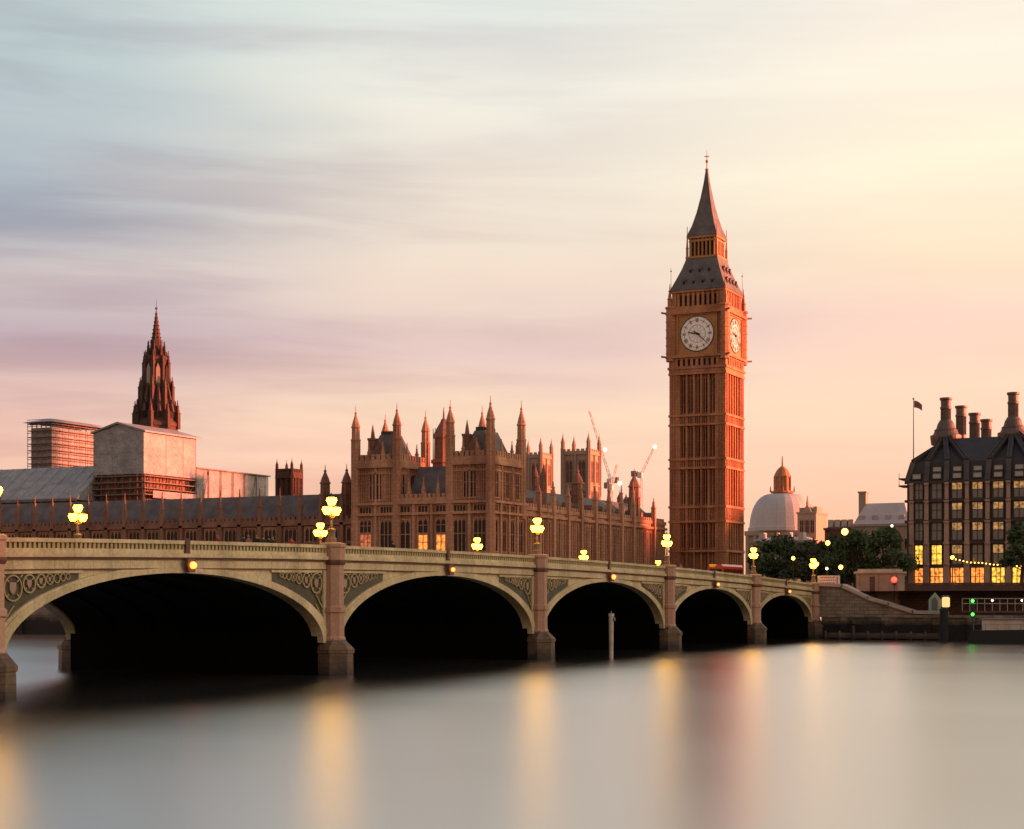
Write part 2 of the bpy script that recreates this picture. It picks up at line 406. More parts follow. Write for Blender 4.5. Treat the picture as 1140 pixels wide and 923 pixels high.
def window_mesh(w, h, nm=1, arch=True, fr='stone', gl='glass', transom=True):
    k = (round(w, 2), round(h, 2), nm, arch, fr, gl, transom)
    if k in _win: return _win[k]
    a = MB(); t = .14
    a.box(-w/2-t, -w/2, -.22, 0, 0, h); a.box(w/2, w/2+t, -.22, 0, 0, h)
    a.box(-w/2-t, w/2+t, -.28, 0, -.2, -.003); a.box(-w/2-t, w/2+t, -.25, 0, h+.003, h+.18)
    lw = w/(nm+1)
    for i in range(nm):
        x = -w/2+lw*(i+1); a.box(x-.06, x+.06, -.16, 0, .003, h-.003)
    if transom: a.box(-w/2+.003, w/2-.003, -.13, 0, h*.55-.06, h*.55+.06)
    if arch:
        for i in range(nm+1):
            xl, xr = -w/2+lw*i, -w/2+lw*(i+1); xm = (xl+xr)/2; hh = min(lw*.8, h*.25)
            a.prism([(xl, -.1, h-hh), (xl, -.1, h-.01), (xm, -.1, h-.01)], (0, .08, 0))
            a.prism([(xm, -.1, h-.01), (xr, -.1, h-.01), (xr, -.1, h-hh)], (0, .08, 0))
    b = MB()
    if gl == 'lit_w':
        b.box(-w/2+.002, w/2-.002, -.05, -.002, h*.55, h-.002); b.box(-w/2+.002, w/2-.002, -.049, -.003, .002, h*.55-.002, 1)
        pn = b.mesh('pane', [gl, 'cool'])
    else:
        b.box(-w/2+.002, w/2-.002, -.05, -.002, .002, h-.002); pn = b.mesh('pane', gl)
    _win[k] = (a.mesh('window', fr), pn); return _win[k]
def window(parent, fm, face, a, z, w, h, nm=1, arch=True, fr='stone', gl='glass', transom=True, out=0.0):
    wm, pm = window_mesh(w, h, nm, arch, fr, gl, transom)
    loc = fm(a, out, z); o = inst(wm, 'window', parent, loc, ROT[face])
    p = bpy.data.objects.new('pane', pm); sc.collection.objects.link(p); p.parent = o
    return o
def gothic(mb, fm, L, z0, z1, nb, strings=(), bw=.55, bo=.5, ribs=2, ro=.18, m=0, ends=True):
    """buttresses, thin ribs and string courses over a plain wall face"""
    st = L/nb
    for i in range(nb+1):
        if not ends and i in (0, nb): continue
        fb(mb, fm, i*st-bw/2, i*st+bw/2, 0, bo, z0, z1, m)
    for i in range(nb):
        for k in range(ribs):
            a = i*st+bw/2+(st-bw)*(k+.5)/ribs*1.0
            if ribs > 1: a = i*st+st*(.18 if k == 0 else .82) if ribs == 2 else i*st+bw/2+(st-bw)*(k+.5)/ribs
            fb(mb, fm, a-.09, a+.09, 0, ro, z0+.01, z1-.01, m)
    for z, t, o in strings: fb(mb, fm, -.02, L+.02, .001, o, z, z+t, m)
def crenel(mb, fm, L, z, h=.9, w=.8, gap=.6, o0=-.25, o1=.2, m=0):
    n = max(1, int((L+gap)/(w+gap))); st = (L+gap)/n
    fb(mb, fm, 0, L, o0, o1, z, z+h*.5, m)
    for i in range(n): fb(mb, fm, i*st, i*st+st-gap, o0, o1, z+h*.5+.002, z+h, m)
def turret_prof(r, z0, z1, zt):
    """octagonal turret: shaft to z1, open stage, ogee cap and finial to zt"""
    H = zt-z1
    return [(r, z0), (r, z1-.01), (r*1.22, z1), (r*1.22, z1+.25), (r*.86, z1+.27), (r*.86, z1+H*.36), (r*1.12, z1+H*.37), (r*1.12, z1+H*.41),
            (r*.88, z1+H*.43), (r*.74, z1+H*.55), (r*.38, z1+H*.68), (r*.2, z1+H*.76), (r*.3, z1+H*.775), (r*.3, z1+H*.80), (r*.1, z1+H*.83), (.04, zt)]
def turret(parent, x, y, r, z0, z1, zt, mt='stone', name='turret'):
    b = MB(); b.ring(x, y, turret_prof(r, z0, z1, zt), 8)
    H = zt-z1
    for i in range(8):                                 # slender shafts at the arrises
        a = math.pi/8+i*math.pi/4
        b.box(x+r*1.02*math.cos(a)-.06, x+r*1.02*math.cos(a)+.06, y+r*1.02*math.sin(a)-.06, y+r*1.02*math.sin(a)+.06, z0+(z1-z0)*.3, z1-.02)
        b.tube((x+r*.9*math.cos(a), y+r*.9*math.sin(a), z1+.3), (x+r*.9*math.cos(a), y+r*.9*math.sin(a), z1+H*.5), .07, .02, 4)
    return b.build(name, mt, parent)
def pinnacle(parent, x, y, h, z0, z1, zt, mt='stone', name='pinnacle'):
    b = MB(); H = zt-z1
    b.sq(x, y, [(h, z0), (h, z1), (h*1.25, z1+.01), (h*1.25, z1+.15), (h*.85, z1+.16), (h*.45, z1+H*.5), (h*.65, z1+H*.52), (h*.65, z1+H*.57), (h*.3, z1+H*.6), (.05, zt)])
    return b.build(name, mt, parent)
def hip(mb, x0, x1, y0, y1, z0, z1, ix, iy, m=0):
    mb.add([(x0,y0,z0),(x1,y0,z0),(x1,y1,z0),(x0,y1,z0),(x0+ix,y0+iy,z1),(x1-ix,y0+iy,z1),(x1-ix,y1-iy,z1),(x0+ix,y1-iy,z1)],
           [(3,2,1,0),(4,5,6,7),(0,1,5,4),(1,2,6,5),(2,3,7,6),(3,0,4,7)], m)

# ------------------------------------------------------------------ setting: river and ground
XF, YA, BW = -73.034, 262.787, 25.9                      # bridge north face, west abutment, width
b = MB(); b.add([(-4000, -700, 0), (4000, -700, 0), (4000, 275, 0), (-4000, 275, 0)], [(0, 1, 2, 3)])
tag(b.build('river_water', 'water'), 'smooth grey river in long exposure', 'river', kind='structure')
GZ = 7.45
b = MB()
b.add([(XF-BW, 263.6, GZ), (4000, 263.6, GZ), (4000, 9000, GZ), (-4000, 9000, GZ), (-4000, 244.2, GZ-1.2), (XF-BW-.6, 244.2, GZ-1.2), (XF-BW-.6, 263.6, GZ-.6)],
      [(0, 1, 2, 3), (3, 4, 5, 6), (3, 6, 0)])
tag(b.build('ground', 'land'), 'paved ground of the west bank', 'ground', kind='structure')

# ------------------------------------------------------------------ the bridge
PIER_S = [0, 31, 66, 104, 144, 183.4, 217, 249]            # distance of each pier from the west abutment
def top(s): return 10.6-(1.28e-4 if s < 124 else 2.1e-4)*(s-124)**2
def build_bridge():
    br = thing('road_bridge', (XF-BW/2, YA-124, 0), 'long cream arched bridge crossing the river on pink stone piers', 'bridge')
    yv = lambda s: YA-s
    # deck, roadway and pavements
    n = 83; ss = [-3+252*i/n for i in range(n+1)]
    def sweep(x0, x1, za, zb, mt, name, parent=br):
        b = MB(); vs = []; fs = []
        for s in ss:
            t = top(max(s, 0)); vs += [(x0, yv(s), t+za), (x1, yv(s), t+za), (x1, yv(s), t+zb), (x0, yv(s), t+zb)]
        for i in range(n):
            o = i*4
            for k in range(4):
                a, c = k, (k+1) % 4; fs.append((o+a, o+4+a, o+4+c, o+c))
        fs += [(0, 1, 2, 3), (n*4+3, n*4+2, n*4+1, n*4)]
        b.add(vs, fs); return b.build(name, mt, parent)
    sweep(XF-BW+.5, XF-.5, -1.75, -1.2, 'asphalt', 'roadway')
    sweep(XF-4.6, XF-.55, -1.196, -1.06, 'land', 'pavement'); sweep(XF-BW+.55, XF-BW+4.6, -1.196, -1.06, 'land', 'pavement')
    for sgn, xf in ((1, XF), (-1, XF-BW)):
        q = lambda a: xf+sgn*a
        fa = sweep(q(-.5), q(.06), -1.95, -1.36, 'cream', 'fascia')
        sweep(q(-.45), q(.14), -2.02, -1.953, 'maroon', 'moulding', fa)
        sweep(q(-.45), q(.20), -1.357, -1.20, 'maroon', 'moulding', fa)
        co = sweep(q(-.4), q(.34), -1.197, -.92, 'cream', 'cornice')
        # parapet: bottom rail, pierced band of little uprights, broad top rail
        pa = sweep(q(-.2), q(.14), -.917, -.64, 'cream', 'parapet')
        sweep(q(-.26), q(.22), -.26, 0, 'cream', 'top_rail', pa)
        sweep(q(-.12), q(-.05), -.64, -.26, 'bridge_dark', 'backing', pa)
        b = MB(); s = .25
        while s < 249:
            t = top(s); y = yv(s)
            b.box(q(-.04), q(.10), y-.12, y+.12, t-.637, t-.263); s += .44
        b.build('tracery', 'cream_dull', pa)
    # arches
    for k in range(7):
        s0, s1 = PIER_S[k]+1.4, PIER_S[k+1]-1.4
        if k == 0: s0 = 1.2
        sc_, a = (s0+s1)/2, (s1-s0)/2
        zs = 2.62; zc = top(sc_)-2.3; h = zc-zs; N = 40
        def ell(t, da=0.0, dh=0.0):
            return yv(sc_)+(a+da)*math.cos(t), zs+(h+dh)*math.sin(t)
        ts = [math.pi*i/N for i in range(N+1)]
        aro = None
        for sgn, xf in ((1, XF), (-1, XF-BW)):
            ar = MB()
            for lo, hi, o1, o0 in ((0, .85, .16, -.9), (.85, 1.25, .09, -.3)):
                vs = []; fs = []
                for t in ts:
                    for d_, o in ((lo, o1), (hi, o1), (hi, o0), (lo, o0)):
                        y, z = ell(t, d_+.001, d_*.42+.001); vs.append((xf+sgn*o, y, z))
                for i in range(N):
                    for j in range(4):
                        a_, c_ = j, (j+1) % 4; fs.append((i*4+a_, i*4+4+a_, i*4+4+c_, i*4+c_))
                fs += [(0, 1, 2, 3), (N*4+3, N*4+2, N*4+1, N*4)]
                ar.add(vs, fs, 0)
            ao_ = ar.build('arch', 'cream', br)
            aro = aro or ao_
        # barrel with iron ribs behind the face ring
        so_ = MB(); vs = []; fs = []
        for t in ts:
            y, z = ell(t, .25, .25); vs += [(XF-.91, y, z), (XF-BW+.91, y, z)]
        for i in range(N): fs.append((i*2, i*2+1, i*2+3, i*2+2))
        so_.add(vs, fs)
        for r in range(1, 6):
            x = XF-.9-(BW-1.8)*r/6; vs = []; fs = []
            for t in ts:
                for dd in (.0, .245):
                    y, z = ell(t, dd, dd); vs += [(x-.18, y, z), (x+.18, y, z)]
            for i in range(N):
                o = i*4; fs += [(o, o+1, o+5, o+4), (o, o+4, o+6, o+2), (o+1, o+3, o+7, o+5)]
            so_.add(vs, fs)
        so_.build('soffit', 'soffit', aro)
        # spandrels, both sides of the bridge and both ends of the arch
        for sgn, xf in ((1, XF), (-1, XF-BW)):
            w = MB(); wd = MB()
            ye = a+1.4
            M2 = 36
            # backing wall from the ring to the fascia
            for half in (-1, 1):
                pts = []
                for i in range(M2+1):
                    u = -ye*0+ (a+1.25)*math.sin(math.pi/2*i/M2)
                    z = zs+(h+.52)*math.sqrt(max(0, 1-(u/(a+1.25))**2)); pts.append((u, z))
                pts.append((ye, zs))
                vs = []; fs = []
                for u, z in pts:
                    y = yv(sc_)-half*u*1.0; t = top(sc_+half*u)-1.94
                    z = min(z, t-.005)
                    vs += [(xf-sgn*.12, y, z), (xf-sgn*.12, y, t)]
                for i in range(len(pts)-1): fs.append((2*i, 2*i+1, 2*i+3, 2*i+2))
                kq = next(i for i, (u_, z_) in enumerate(pts) if u_ > a*.6)
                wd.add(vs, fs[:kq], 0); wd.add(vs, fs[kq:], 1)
                # cream frame: upright beside the pier, rail under the fascia, thin inner band
                se = sc_+half*(a+.55)
                wd.box(xf-sgn*.1, xf+sgn*.07, yv(se)-.42, yv(se)+.42, zs+.6, top(se)-2.025, 0)
                rl = a*.60
                p0 = (xf-sgn*.02, yv(sc_+half*(a-.0)), top(sc_+half*a)-2.14); p1 = (xf-sgn*.02, yv(sc_+half*rl), top(sc_+half*rl)-2.14)
                wd.bar(p0, p1, .2, (1, 0, 0), .14, 0)
                # flush cream plate over the crown where there is no panel
                # tracery: a large roundel by the pier, then smaller ones towards the crown
                u = a+.05
                for rr_ in range(7):
                    def clear(uu):
                        ze = zs+(h+.52)*math.sqrt(max(0, 1-(min(uu, a+1.24)/(a+1.25))**2)); return ze
                    zt_ = top(sc_+half*u)-2.25
                    best = None
                    for r in [x*.05 for x in range((17, 12, 9, 7, 6, 5, 4)[rr_], 2, -1)]:
                        uc = u-r
                        zb = clear(uc-r*.7)
                        if zt_-zb-2*r*.9 >= 0: best = r; break
                    if not best or best < .14: break
                    r = best; uc = u-r-.02; zc_ = zt_-r
                    pc = [(xf-sgn*.04, yv(sc_+half*uc)+r*.93*math.cos(2*math.pi*i/18), zc_+r*.93*math.sin(2*math.pi*i/18)) for i in range(18)]
                    for i in range(18): wd.bar(pc[i], pc[(i+1) % 18], .09 if r > .4 else .06, (1, 0, 0), .12, 3)
                    if rr_ == 0:                         # little foils filling the corner below the big roundel
                        for q_ in range(3):
                            zz_ = zc_-r-.42-q_*.66; uu = a+.28+q_*.1; r2 = .3-.05*q_
                            if zz_-r2 < zs+.9: break
                            pc = [(xf-sgn*.04, yv(sc_+half*uu)+r2*math.cos(2*math.pi*i/12), zz_+r2*math.sin(2*math.pi*i/12)) for i in range(12)]
                            for i in range(12): wd.bar(pc[i], pc[(i+1) % 12], .07, (1, 0, 0), .11, 3)
                        for q_ in (-1, 1):
                            wd.bar((xf-sgn*.05, yv(sc_+half*(uc-r*.8*q_)), zc_+r*.8), (xf-sgn*.05, yv(sc_+half*(uc-r*1.0*q_)), zc_+r*1.0), .1, (1, 0, 0), .1, 3)
                    if r > .35:                          # shield inside the roundel
                        wd.prism([(xf-sgn*.10, yv(sc_+half*uc)+y_*r*.34, zc_+z_*r*.42) for y_, z_ in ((-1, 1), (1, 1), (1, -.1), (.6, -.75), (0, -1.1), (-.6, -.75), (-1, -.1))], (sgn*.1, 0, 0), 2)
                        for q_ in range(4):
                            an = math.pi/4+q_*math.pi/2
                            wd.bar((xf-sgn*.05, yv(sc_+half*uc)+r*.62*math.cos(an), zc_+r*.62*math.sin(an)), (xf-sgn*.05, yv(sc_+half*uc)+r*.9*math.cos(an), zc_+r*.9*math.sin(an)), .08, (1, 0, 0), .1, 3)
                    u = uc-r
                # lower tail of the panel, beside the ring
                for j in range(5):
                    z0 = zs+2.0+j*.8
                    if z0 > top(sc_+half*a)-2.5-2.4: break
                    wd.bar((xf-sgn*.04, yv(sc_+half*(a+.1)), z0), (xf-sgn*.04, yv(sc_+half*(a-.9)), z0+1.1), .08, (1, 0, 0), .1, 3)
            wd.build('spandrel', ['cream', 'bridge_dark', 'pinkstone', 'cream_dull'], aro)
        # lamp and crest at the crown of the river arch
        b = MB(); y = yv(sc_); t = top(sc_)
        b.prism([(XF+.36, y-.55, t-1.7), (XF+.36, y-.35, t-2.25), (XF+.36, y+.35, t-2.25), (XF+.36, y+.55, t-1.7), (XF+.36, y+.4, t-1.25), (XF+.36, y-.4, t-1.25)], (.28, 0, 0))
        b.prism([(XF+.16, y-.3, t-.95), (XF+.16, y+.3, t-.95), (XF+.16, y+.18, t-.5), (XF+.16, y+.28, t-.05), (XF+.16, y, t+.18), (XF+.16, y-.28, t-.05), (XF+.16, y-.18, t-.5)], (.14, 0, 0))
        nb = b.build('navigation_bracket', 'maroon', aro)
        b = MB(); b.ball((XF+.78, y-.05, t-1.75), .27 if k in (2, 4) else .2, 10, 6); b.build('navigation_light', 'amber', aro)
    # piers
    for k, s in enumerate(PIER_S):
        y = yv(s); t = top(s)
        p = MB()
        p.box(XF-BW+.4, XF-.4, y-1.5, y+1.5, -1.5, t-1.78, 1)                   # body under the deck
        for sgn, xf in ((1, XF), (-1, XF-BW)):
            cx = xf+sgn*.15
            r = .95
            p.ring(cx, y, [(r*1.12, 2.7), (r*1.12, 2.95), (r, 3.15), (r, 5.0), (r*1.16, 5.08), (r*1.16, 5.45), (r*.96, 5.6), (r*.96, t-1.62)], 8)
            p.ring(cx, y, [(r*1.02, t-1.617), (r*1.14, t-1.4), (r*1.14, t-1.2)], 8, 2)
            p.ring(cx, y, [(r*1.04, t-1.197), (r*1.04, t-.2), (r*1.16, t-.15), (r*1.16, t+.12), (r*.9, t+.2)], 8)
        po = p.build('pier', ['granite', 'soffit', 'maroon'], br)
        for sgn, xf in ((1, XF), (-1, XF-BW)):
            cw = MB()
            def ring(w, pr, z): return [(xf-sgn*1.4, y-w, z), (xf+sgn*.7, y-w, z), (xf+sgn*(.9+pr), y-w*.35, z), (xf+sgn*(.9+pr), y+w*.35, z), (xf+sgn*.7, y+w, z), (xf-sgn*1.4, y+w, z)]
            rs = [ring(1.42, .95, -1.5), ring(1.34, .9, 1.75), ring(1.46, 1.0, 1.78), ring(1.46, 1.0, 2.1), ring(1.0, .35, 2.75), ring(.8, .0, 3.05)]
            vs = [v for r_ in rs for v in r_]; fs = []
            for i in range(len(rs)-1):
                for j in range(6): fs.append((i*6+j, i*6+(j+1) % 6, i*6+6+(j+1) % 6, i*6+6+j))
            fs.append(tuple(len(vs)-6+j for j in range(6)))
            cw.add(vs, fs)
            cw.build('cutwater', 'granite_wet', po)
    return br
build_bridge()

# bridge lamps
def make_lamp(name='bridge_lamp'):
    root = thing(name, (0, 0, 0), 'lamp', 'street lamp')
    b = MB(); b.ring(0, 0, [(.42, 0), (.42, .35), (.3, .45), (.3, .9), (.38, .95), (.38, 1.08), (.2, 1.2)], 8); b.build('base', 'lampgreen', root)
    b = MB(); b.ring(0, 0, [(.13, 1.2), (.1, 1.9), (.17, 1.95), (.17, 2.05), (.08, 2.1), (.07, 3.0)], 8)
    for sg in (-1, 1):
        b.tube((0, 0, 2.2), (0, sg*.34, 2.05), .045); b.tube((0, sg*.34, 2.05), (0, sg*.64, 2.3), .045)
    b.build('post', 'lampgreen', root)
    for (y, z) in ((0, 3.4), (-.64, 2.62), (.64, 2.62)):
        g = MB(); g.ring(0, y, [(.22, z-.36), (.44, z+.05), (.36, z+.27)], 8); lo = g.build('lantern', 'globe', root)
        c = MB(); c.ring(0, y, [(.24, z+.262), (.16, z+.4), (.05, z+.46), (.05, z+.6), (.01, z+.68)], 8); c.build('lantern_cap', 'black', lo)
        c = MB(); c.ring(0, y, [(.05, z-.46), (.16, z-.36), (.16, z-.343)], 8); c.build('lantern_cup', 'black', lo)
    return root
proto = make_lamp()
where = {0: ('at the stone stair end of the bridge', 'last'), 31: 'on the pier nearest the stone stair', 66: 'on the pier in front of the tall clock tower foot', 104: 'on the pier below the twin turreted pavilion', 144: 'on the big pier right of the widest arch', 182: 'on the pier at the picture\'s left edge'}
first = True
names_n = ['at the bridge end, beside the white hoarding', 'on the near parapet, just right of the clock tower foot', 'on the near parapet, just left of the clock tower foot',
           'on the near parapet, in front of the pavilion right corner turret', 'on the near parapet, on the stout pier left of the pavilion', 'on the near parapet at the left edge of the picture']
names_s = ['on the far parapet, beside the lamp left of the clock tower', 'on the far parapet, low against the long north wing', 'on the far parapet, low against the twin towered pavilion',
           'on the far parapet, below the stout pier lamp', 'on the far parapet, below the scaffold shelter']
for side, xs, names in ((0, XF+.05, names_n), (1, XF-BW-.05, names_s)):
    for i, s in enumerate(PIER_S[:len(names)]):
        o = proto if first else copy_tree(proto)
        first = False
        o.location = (xs, YA-s, top(s)+(.2)); o['label'] = 'lit triple lantern '+names[i]; o['group'] = 'lamps along the bridge'

# ------------------------------------------------------------------ clock tower
def build_tower():
    d = 368.0; x = (787.0-570)/F*d; X0 = x*C-d*S; Y0 = x*S+d*C
    T = thing('clock_tower', (X0, Y0, GZ), 'tall gothic clock tower with white dials and a dark pointed spire', 'clock tower')
    E_ = {-1: None}
    w = MB(); h = 6.25
    w.box(X0-5.35, X0+5.35, Y0-5.35, Y0+5.35, GZ-1, 55)
    for sx in (-1, 1):
        for sy in (-1, 1):
            cx, cy = X0+sx*5.2, Y0+sy*5.2
            w.box(cx-1.05, cx+1.05, cy-1.05, cy+1.05, GZ-1, 54.6)
            for k in (-.62, 0, .62):                    # shafts on the corner buttresses
                w.box(cx+sx*1.05, cx+sx*1.2, cy+k-.1, cy+k+.1, GZ+3, 54.4); w.box(cx+k-.1, cx+k+.1, cy+sy*1.05, cy+sy*1.2, GZ+3, 54.4)
    ribsx = [-4.1+8.2*i/10 for i in range(11)]
    faces = [east(X0, Y0-5.35), north(X0+5.35, Y0), lambda a, o, z: (X0+a, Y0+5.35+o, z), lambda a, o, z: (X0-5.35-o, Y0+a, z)]
    bands = [(16.2, .5), (22.5, .45), (25.6, .5), (33.9, .45), (35.8, .45), (43.1, .45), (45.1, .45), (54.0, .5)]
    for fm in faces:
        for i, a in enumerate(ribsx):
            big = i % 2 == 0
            fb(w, fm, a-(.2 if big else .1), a+(.2 if big else .1), 0, .8 if big else .4, GZ, 54.2)
        for z, t in bands: fb(w, fm, -6.42, 6.42, .001, 1.13, z, z+t)
        for z0, z1 in ((22.95, 25.6), (34.35, 35.8), (43.55, 45.1)):     # little blind arcades between paired bands
            for i in range(22): fb(w, fm, -4.3+8.6*i/21-.08, -4.3+8.6*i/21+.08, .1, .85, z0, z1)
        fb(w, fm, -6.4, 6.4, .001, 1.3, GZ-.5, GZ+2.6)
    w.build('shaft', 'stone_tower', T)
    for fi, (fm, face) in enumerate(((faces[0], east), (faces[1], north))):
        for z0, z1 in ((17.2, 22.2), (26.5, 33.5), (36.6, 42.7), (45.9, 53.2)):
            for k in range(5):
                a = -3.28+1.64*k
                if k in (0, 4) and z0 > 40 : pass
                window(T, fm, face, a, z0, .78, z1-z0, 0, False, 'stone_tower', 'glass', True)
    # clock stage
    c = MB()
    for i, (hh, z0, z1) in enumerate(((6.35, 54.55, 55.2), (6.6, 55.21, 55.7), (6.35, 55.71, 57.6), (6.95, 57.61, 58.1))): c.sq(X0, Y0, [(hh, z0), (hh, z1)])
    c.box(X0-6.2, X0+6.2, Y0-6.2, Y0+6.2, 58.11, 66.9)
    for sx in (-1, 1):
        for sy in (-1, 1):
            c.ring(X0+sx*6.0, Y0+sy*6.0, [(1.05, 57.0), (1.05, 68.2), (1.25, 68.3), (1.25, 68.7)], 8)
            for k in range(5):
                z = 58.6+k*1.7; c.ring(X0+sx*6.0, Y0+sy*6.0, [(1.15, z), (1.15, z+.25)], 8)
    for hh, z0, z1 in ((6.95, 66.91, 67.5), (6.5, 67.51, 68.5)): c.sq(X0, Y0, [(hh, z0), (hh, z1)])
    cs = [east(X0, Y0-6.35), north(X0+6.35, Y0)]
    for fm in cs:
        for i in range(9): fb(c, fm, -4.6+9.2*i/8-.28, -4.6+9.2*i/8+.28, .001, .25, 55.75, 57.55)
    c.build('clock_stage', 'stone_tower', T)
    for fm, face in zip(cs, (east, north)):
        for i in range(8): window(T, fm, face, -4.03+9.2*i/8, 55.85, .55, 1.45, 0, False, 'stone_tower', 'void', False, .01)
    # dials
    for face, cx, cy in ((east, X0, Y0-6.2), (north, X0+6.2, Y0)):
        fm = face(cx, cy); zc = 62.6; r = 3.5
        u = Vector(fm(1, 0, 0))-Vector(fm(0, 0, 0)); n = Vector(fm(0, 1, 0))-Vector(fm(0, 0, 0)); ctr = Vector(fm(0, 0, zc)); zz = Vector((0, 0, 1))
        pt = lambda ang, rr, o: ctr+u*(1.06*rr*math.sin(ang))+zz*(1.06*rr*math.cos(ang))+n*o
        b = MB()
        for a0, a1, z0, z1 in ((-4.45, 4.45, 57.95+.2, 58.35), (-4.45, 4.45, 66.6, 66.88), (-4.45, -4.2, 58.36, 66.59), (4.2, 4.45, 58.36, 66.59)): fb(b, fm, a0, a1, .001, .3, z0, z1)
        fb(b, fm, -4.19, 4.19, .001, .06, 58.36, 66.59)
        b.mesh
        pn = b.build('dial_surround', 'gilt', T)
        b = MB(); N = 48
        b.prism([pt(2*math.pi*i/N, r, .07) for i in range(N)], n*.1)
        df = b.build('clock_face', 'dial', T)
        b = MB()
        for rr, ww in ((3.5, .16), (2.75, .06), (1.75, .06)):
            for i in range(N): b.bar(pt(2*math.pi*i/N, rr, .2), pt(2*math.pi*(i+1)/N, rr, .2), ww, n, .08)
        for i in range(60): b.bar(pt(2*math.pi*i/60, 3.2, .19), pt(2*math.pi*i/60, 3.42, .19), .05, n, .05)
        rom = ['XII', 'I', 'II', 'III', 'IIII', 'V', 'VI', 'VII', 'VIII', 'IX', 'X', 'XI']
        wd = {'I': .17, 'V': .3, 'X': .3}
        for k, s in enumerate(rom):
            ang = 2*math.pi*k/12; tot = sum(wd[q] for q in s); x_ = -tot/2
            ra = Vector(pt(ang, 1, 0)-ctr).normalized(); ta = Vector(pt(ang+math.pi/2, 1, 0)-ctr).normalized()
            P = lambda xx, rr: ctr+ta*xx*1.06+ra*rr*1.06+n*.2
            for q in s:
                q0, q1 = x_, x_+wd[q]; m_ = (q0+q1)/2
                if q == 'I': b.bar(P(m_, 2.3), P(m_, 3.1), .085, n, .06)
                if q == 'V': b.bar(P(q0+.03, 3.1), P(m_, 2.3), .085, n, .06); b.bar(P(q1-.03, 3.1), P(m_, 2.3), .06, n, .05)
                if q == 'X': b.bar(P(q0+.03, 3.1), P(q1-.03, 2.3), .085, n, .06); b.bar(P(q1-.03, 3.1), P(q0+.03, 2.3), .06, n, .05)
                x_ += wd[q]
        for i in range(12):                              # glazing bars in the centre rose
            b.bar(pt(2*math.pi*i/12, .5, .185), pt(2*math.pi*i/12, 1.72, .185), .035, n, .03)
        b.build('numerals', 'black', df)
        ah, am = R(281), R(132)
        b = MB(); b.bar(pt(ah+math.pi, .7, .3), pt(ah, 1.3, .3), .3, n, .06); b.bar(pt(ah, 1.3, .3), pt(ah, 1.95, .3), .22, n, .06); b.ball(pt(ah, 0, .3), .3, 10, 6); b.build('hour_hand', 'black', df)
        b = MB(); b.bar(pt(am+math.pi, .9, .4), pt(am, 1.6, .4), .2, n, .05); b.bar(pt(am, 1.6, .4), pt(am, 3.15, .4), .13, n, .05); b.build('minute_hand', 'black', df)
    # belfry
    b = MB(); b.sq(X0, Y0, [(5.5, 68.51), (5.5, 71.6)]); b.sq(X0, Y0, [(6.15, 71.61), (6.15, 72.1)])
    for fm in (east(X0, Y0-5.5), north(X0+5.5, Y0)):
        for i in range(9): fb(b, fm, -4.4+8.8*i/8-.25, -4.4+8.8*i/8+.25, .001, .42, 68.5, 71.6)
        for a in (-5.3, 5.3): fb(b, fm, a-.5, a+.5, .001, .45, 68.5, 71.6)
    b.build('belfry', 'stone_tower', T)
    for face, fm in ((east, east(X0, Y0-5.5)), (north, north(X0+5.5, Y0))):
        for i in range(8): window(T, fm, face, -3.85+8.8*i/8, 68.75, .52, 2.5, 0, True, 'stone_tower', 'void', False, .01)
    # roofs
    b = MB(); b.sq(X0, Y0, [(6.3, 72.11), (6.05, 72.6), (5.1, 74.8), (4.2, 77.0), (3.55, 79.0), (3.55, 79.3)])
    rf = b.build('roof', 'slate', T)
    for face, sg in ((east, 0), (north, 1)):
        for row, (z, hw, nn) in enumerate(((73.6, 5.62, 4), (76.2, 4.55, 3))):
            for i in range(nn):
                a = (i-(nn-1)/2)*2.1
                fm = face(X0, Y0-hw) if face is east else face(X0+hw, Y0)
                g = MB(); fb(g, fm, a-.38, a+.38, -.9, .12, z-.3, z+.5)
                p0, p1, p2 = [Vector(fm(a+q, .16, z+zz_)) for q, zz_ in ((-.5, .5), (.5, .5), (0, 1.25))]
                g.prism([p0, p1, p2], Vector(fm(0, -1.1, 0))-Vector(fm(0, .16, 0)))
                fb(g, fm, a-.24, a+.24, .121, .14, z-.2, z+.42, 1)
                g.build('dormer', ['slate', 'void'], rf)
    l = MB(); l.sq(X0, Y0, [(3.6, 79.31), (3.6, 79.7)]); l.sq(X0, Y0, [(2.55, 79.71), (2.55, 83.6)]); l.sq(X0, Y0, [(3.3, 83.61), (3.3, 84.1)])
    for fm in (east(X0, Y0-2.55), north(X0+2.55, Y0), lambda a, o, z: (X0+a, Y0+2.55+o, z), lambda a, o, z: (X0-2.55-o, Y0+a, z)):
        for i in range(7): fb(l, fm, -2.6+5.2*i/6-.16, -2.6+5.2*i/6+.16, .001, .5, 79.72, 83.6)
        fb(l, fm, -2.9, 2.9, .001, .55, 82.9, 83.3)
    lo = l.build('lantern', 'gilt', T)
    for face, fm in ((east, east(X0, Y0-2.55)), (north, north(X0+2.55, Y0))):
        for i in range(6): 
            g = MB(); a = -2.17+5.2*i/6; fb(g, fm, a-.22, a+.22, .002, .04, 80.0, 82.8); g.build('opening', 'void', lo)
    b = MB(); b.sq(X0, Y0, [(3.4, 84.11), (3.3, 84.5), (2.5, 86.6), (1.75, 89.4), (1.1, 92.6), (.55, 96.0), (.25, 98.5)]); sp = b.build('spire', 'slate', T)
    b = MB(); b.ring(X0, Y0, [(.12, 98.5), (.4, 98.7), (.4, 98.95), (.12, 99.15), (.1, 100.2), (.3, 100.5), (.3, 100.8), (.08, 101), (.05, 103)], 8)
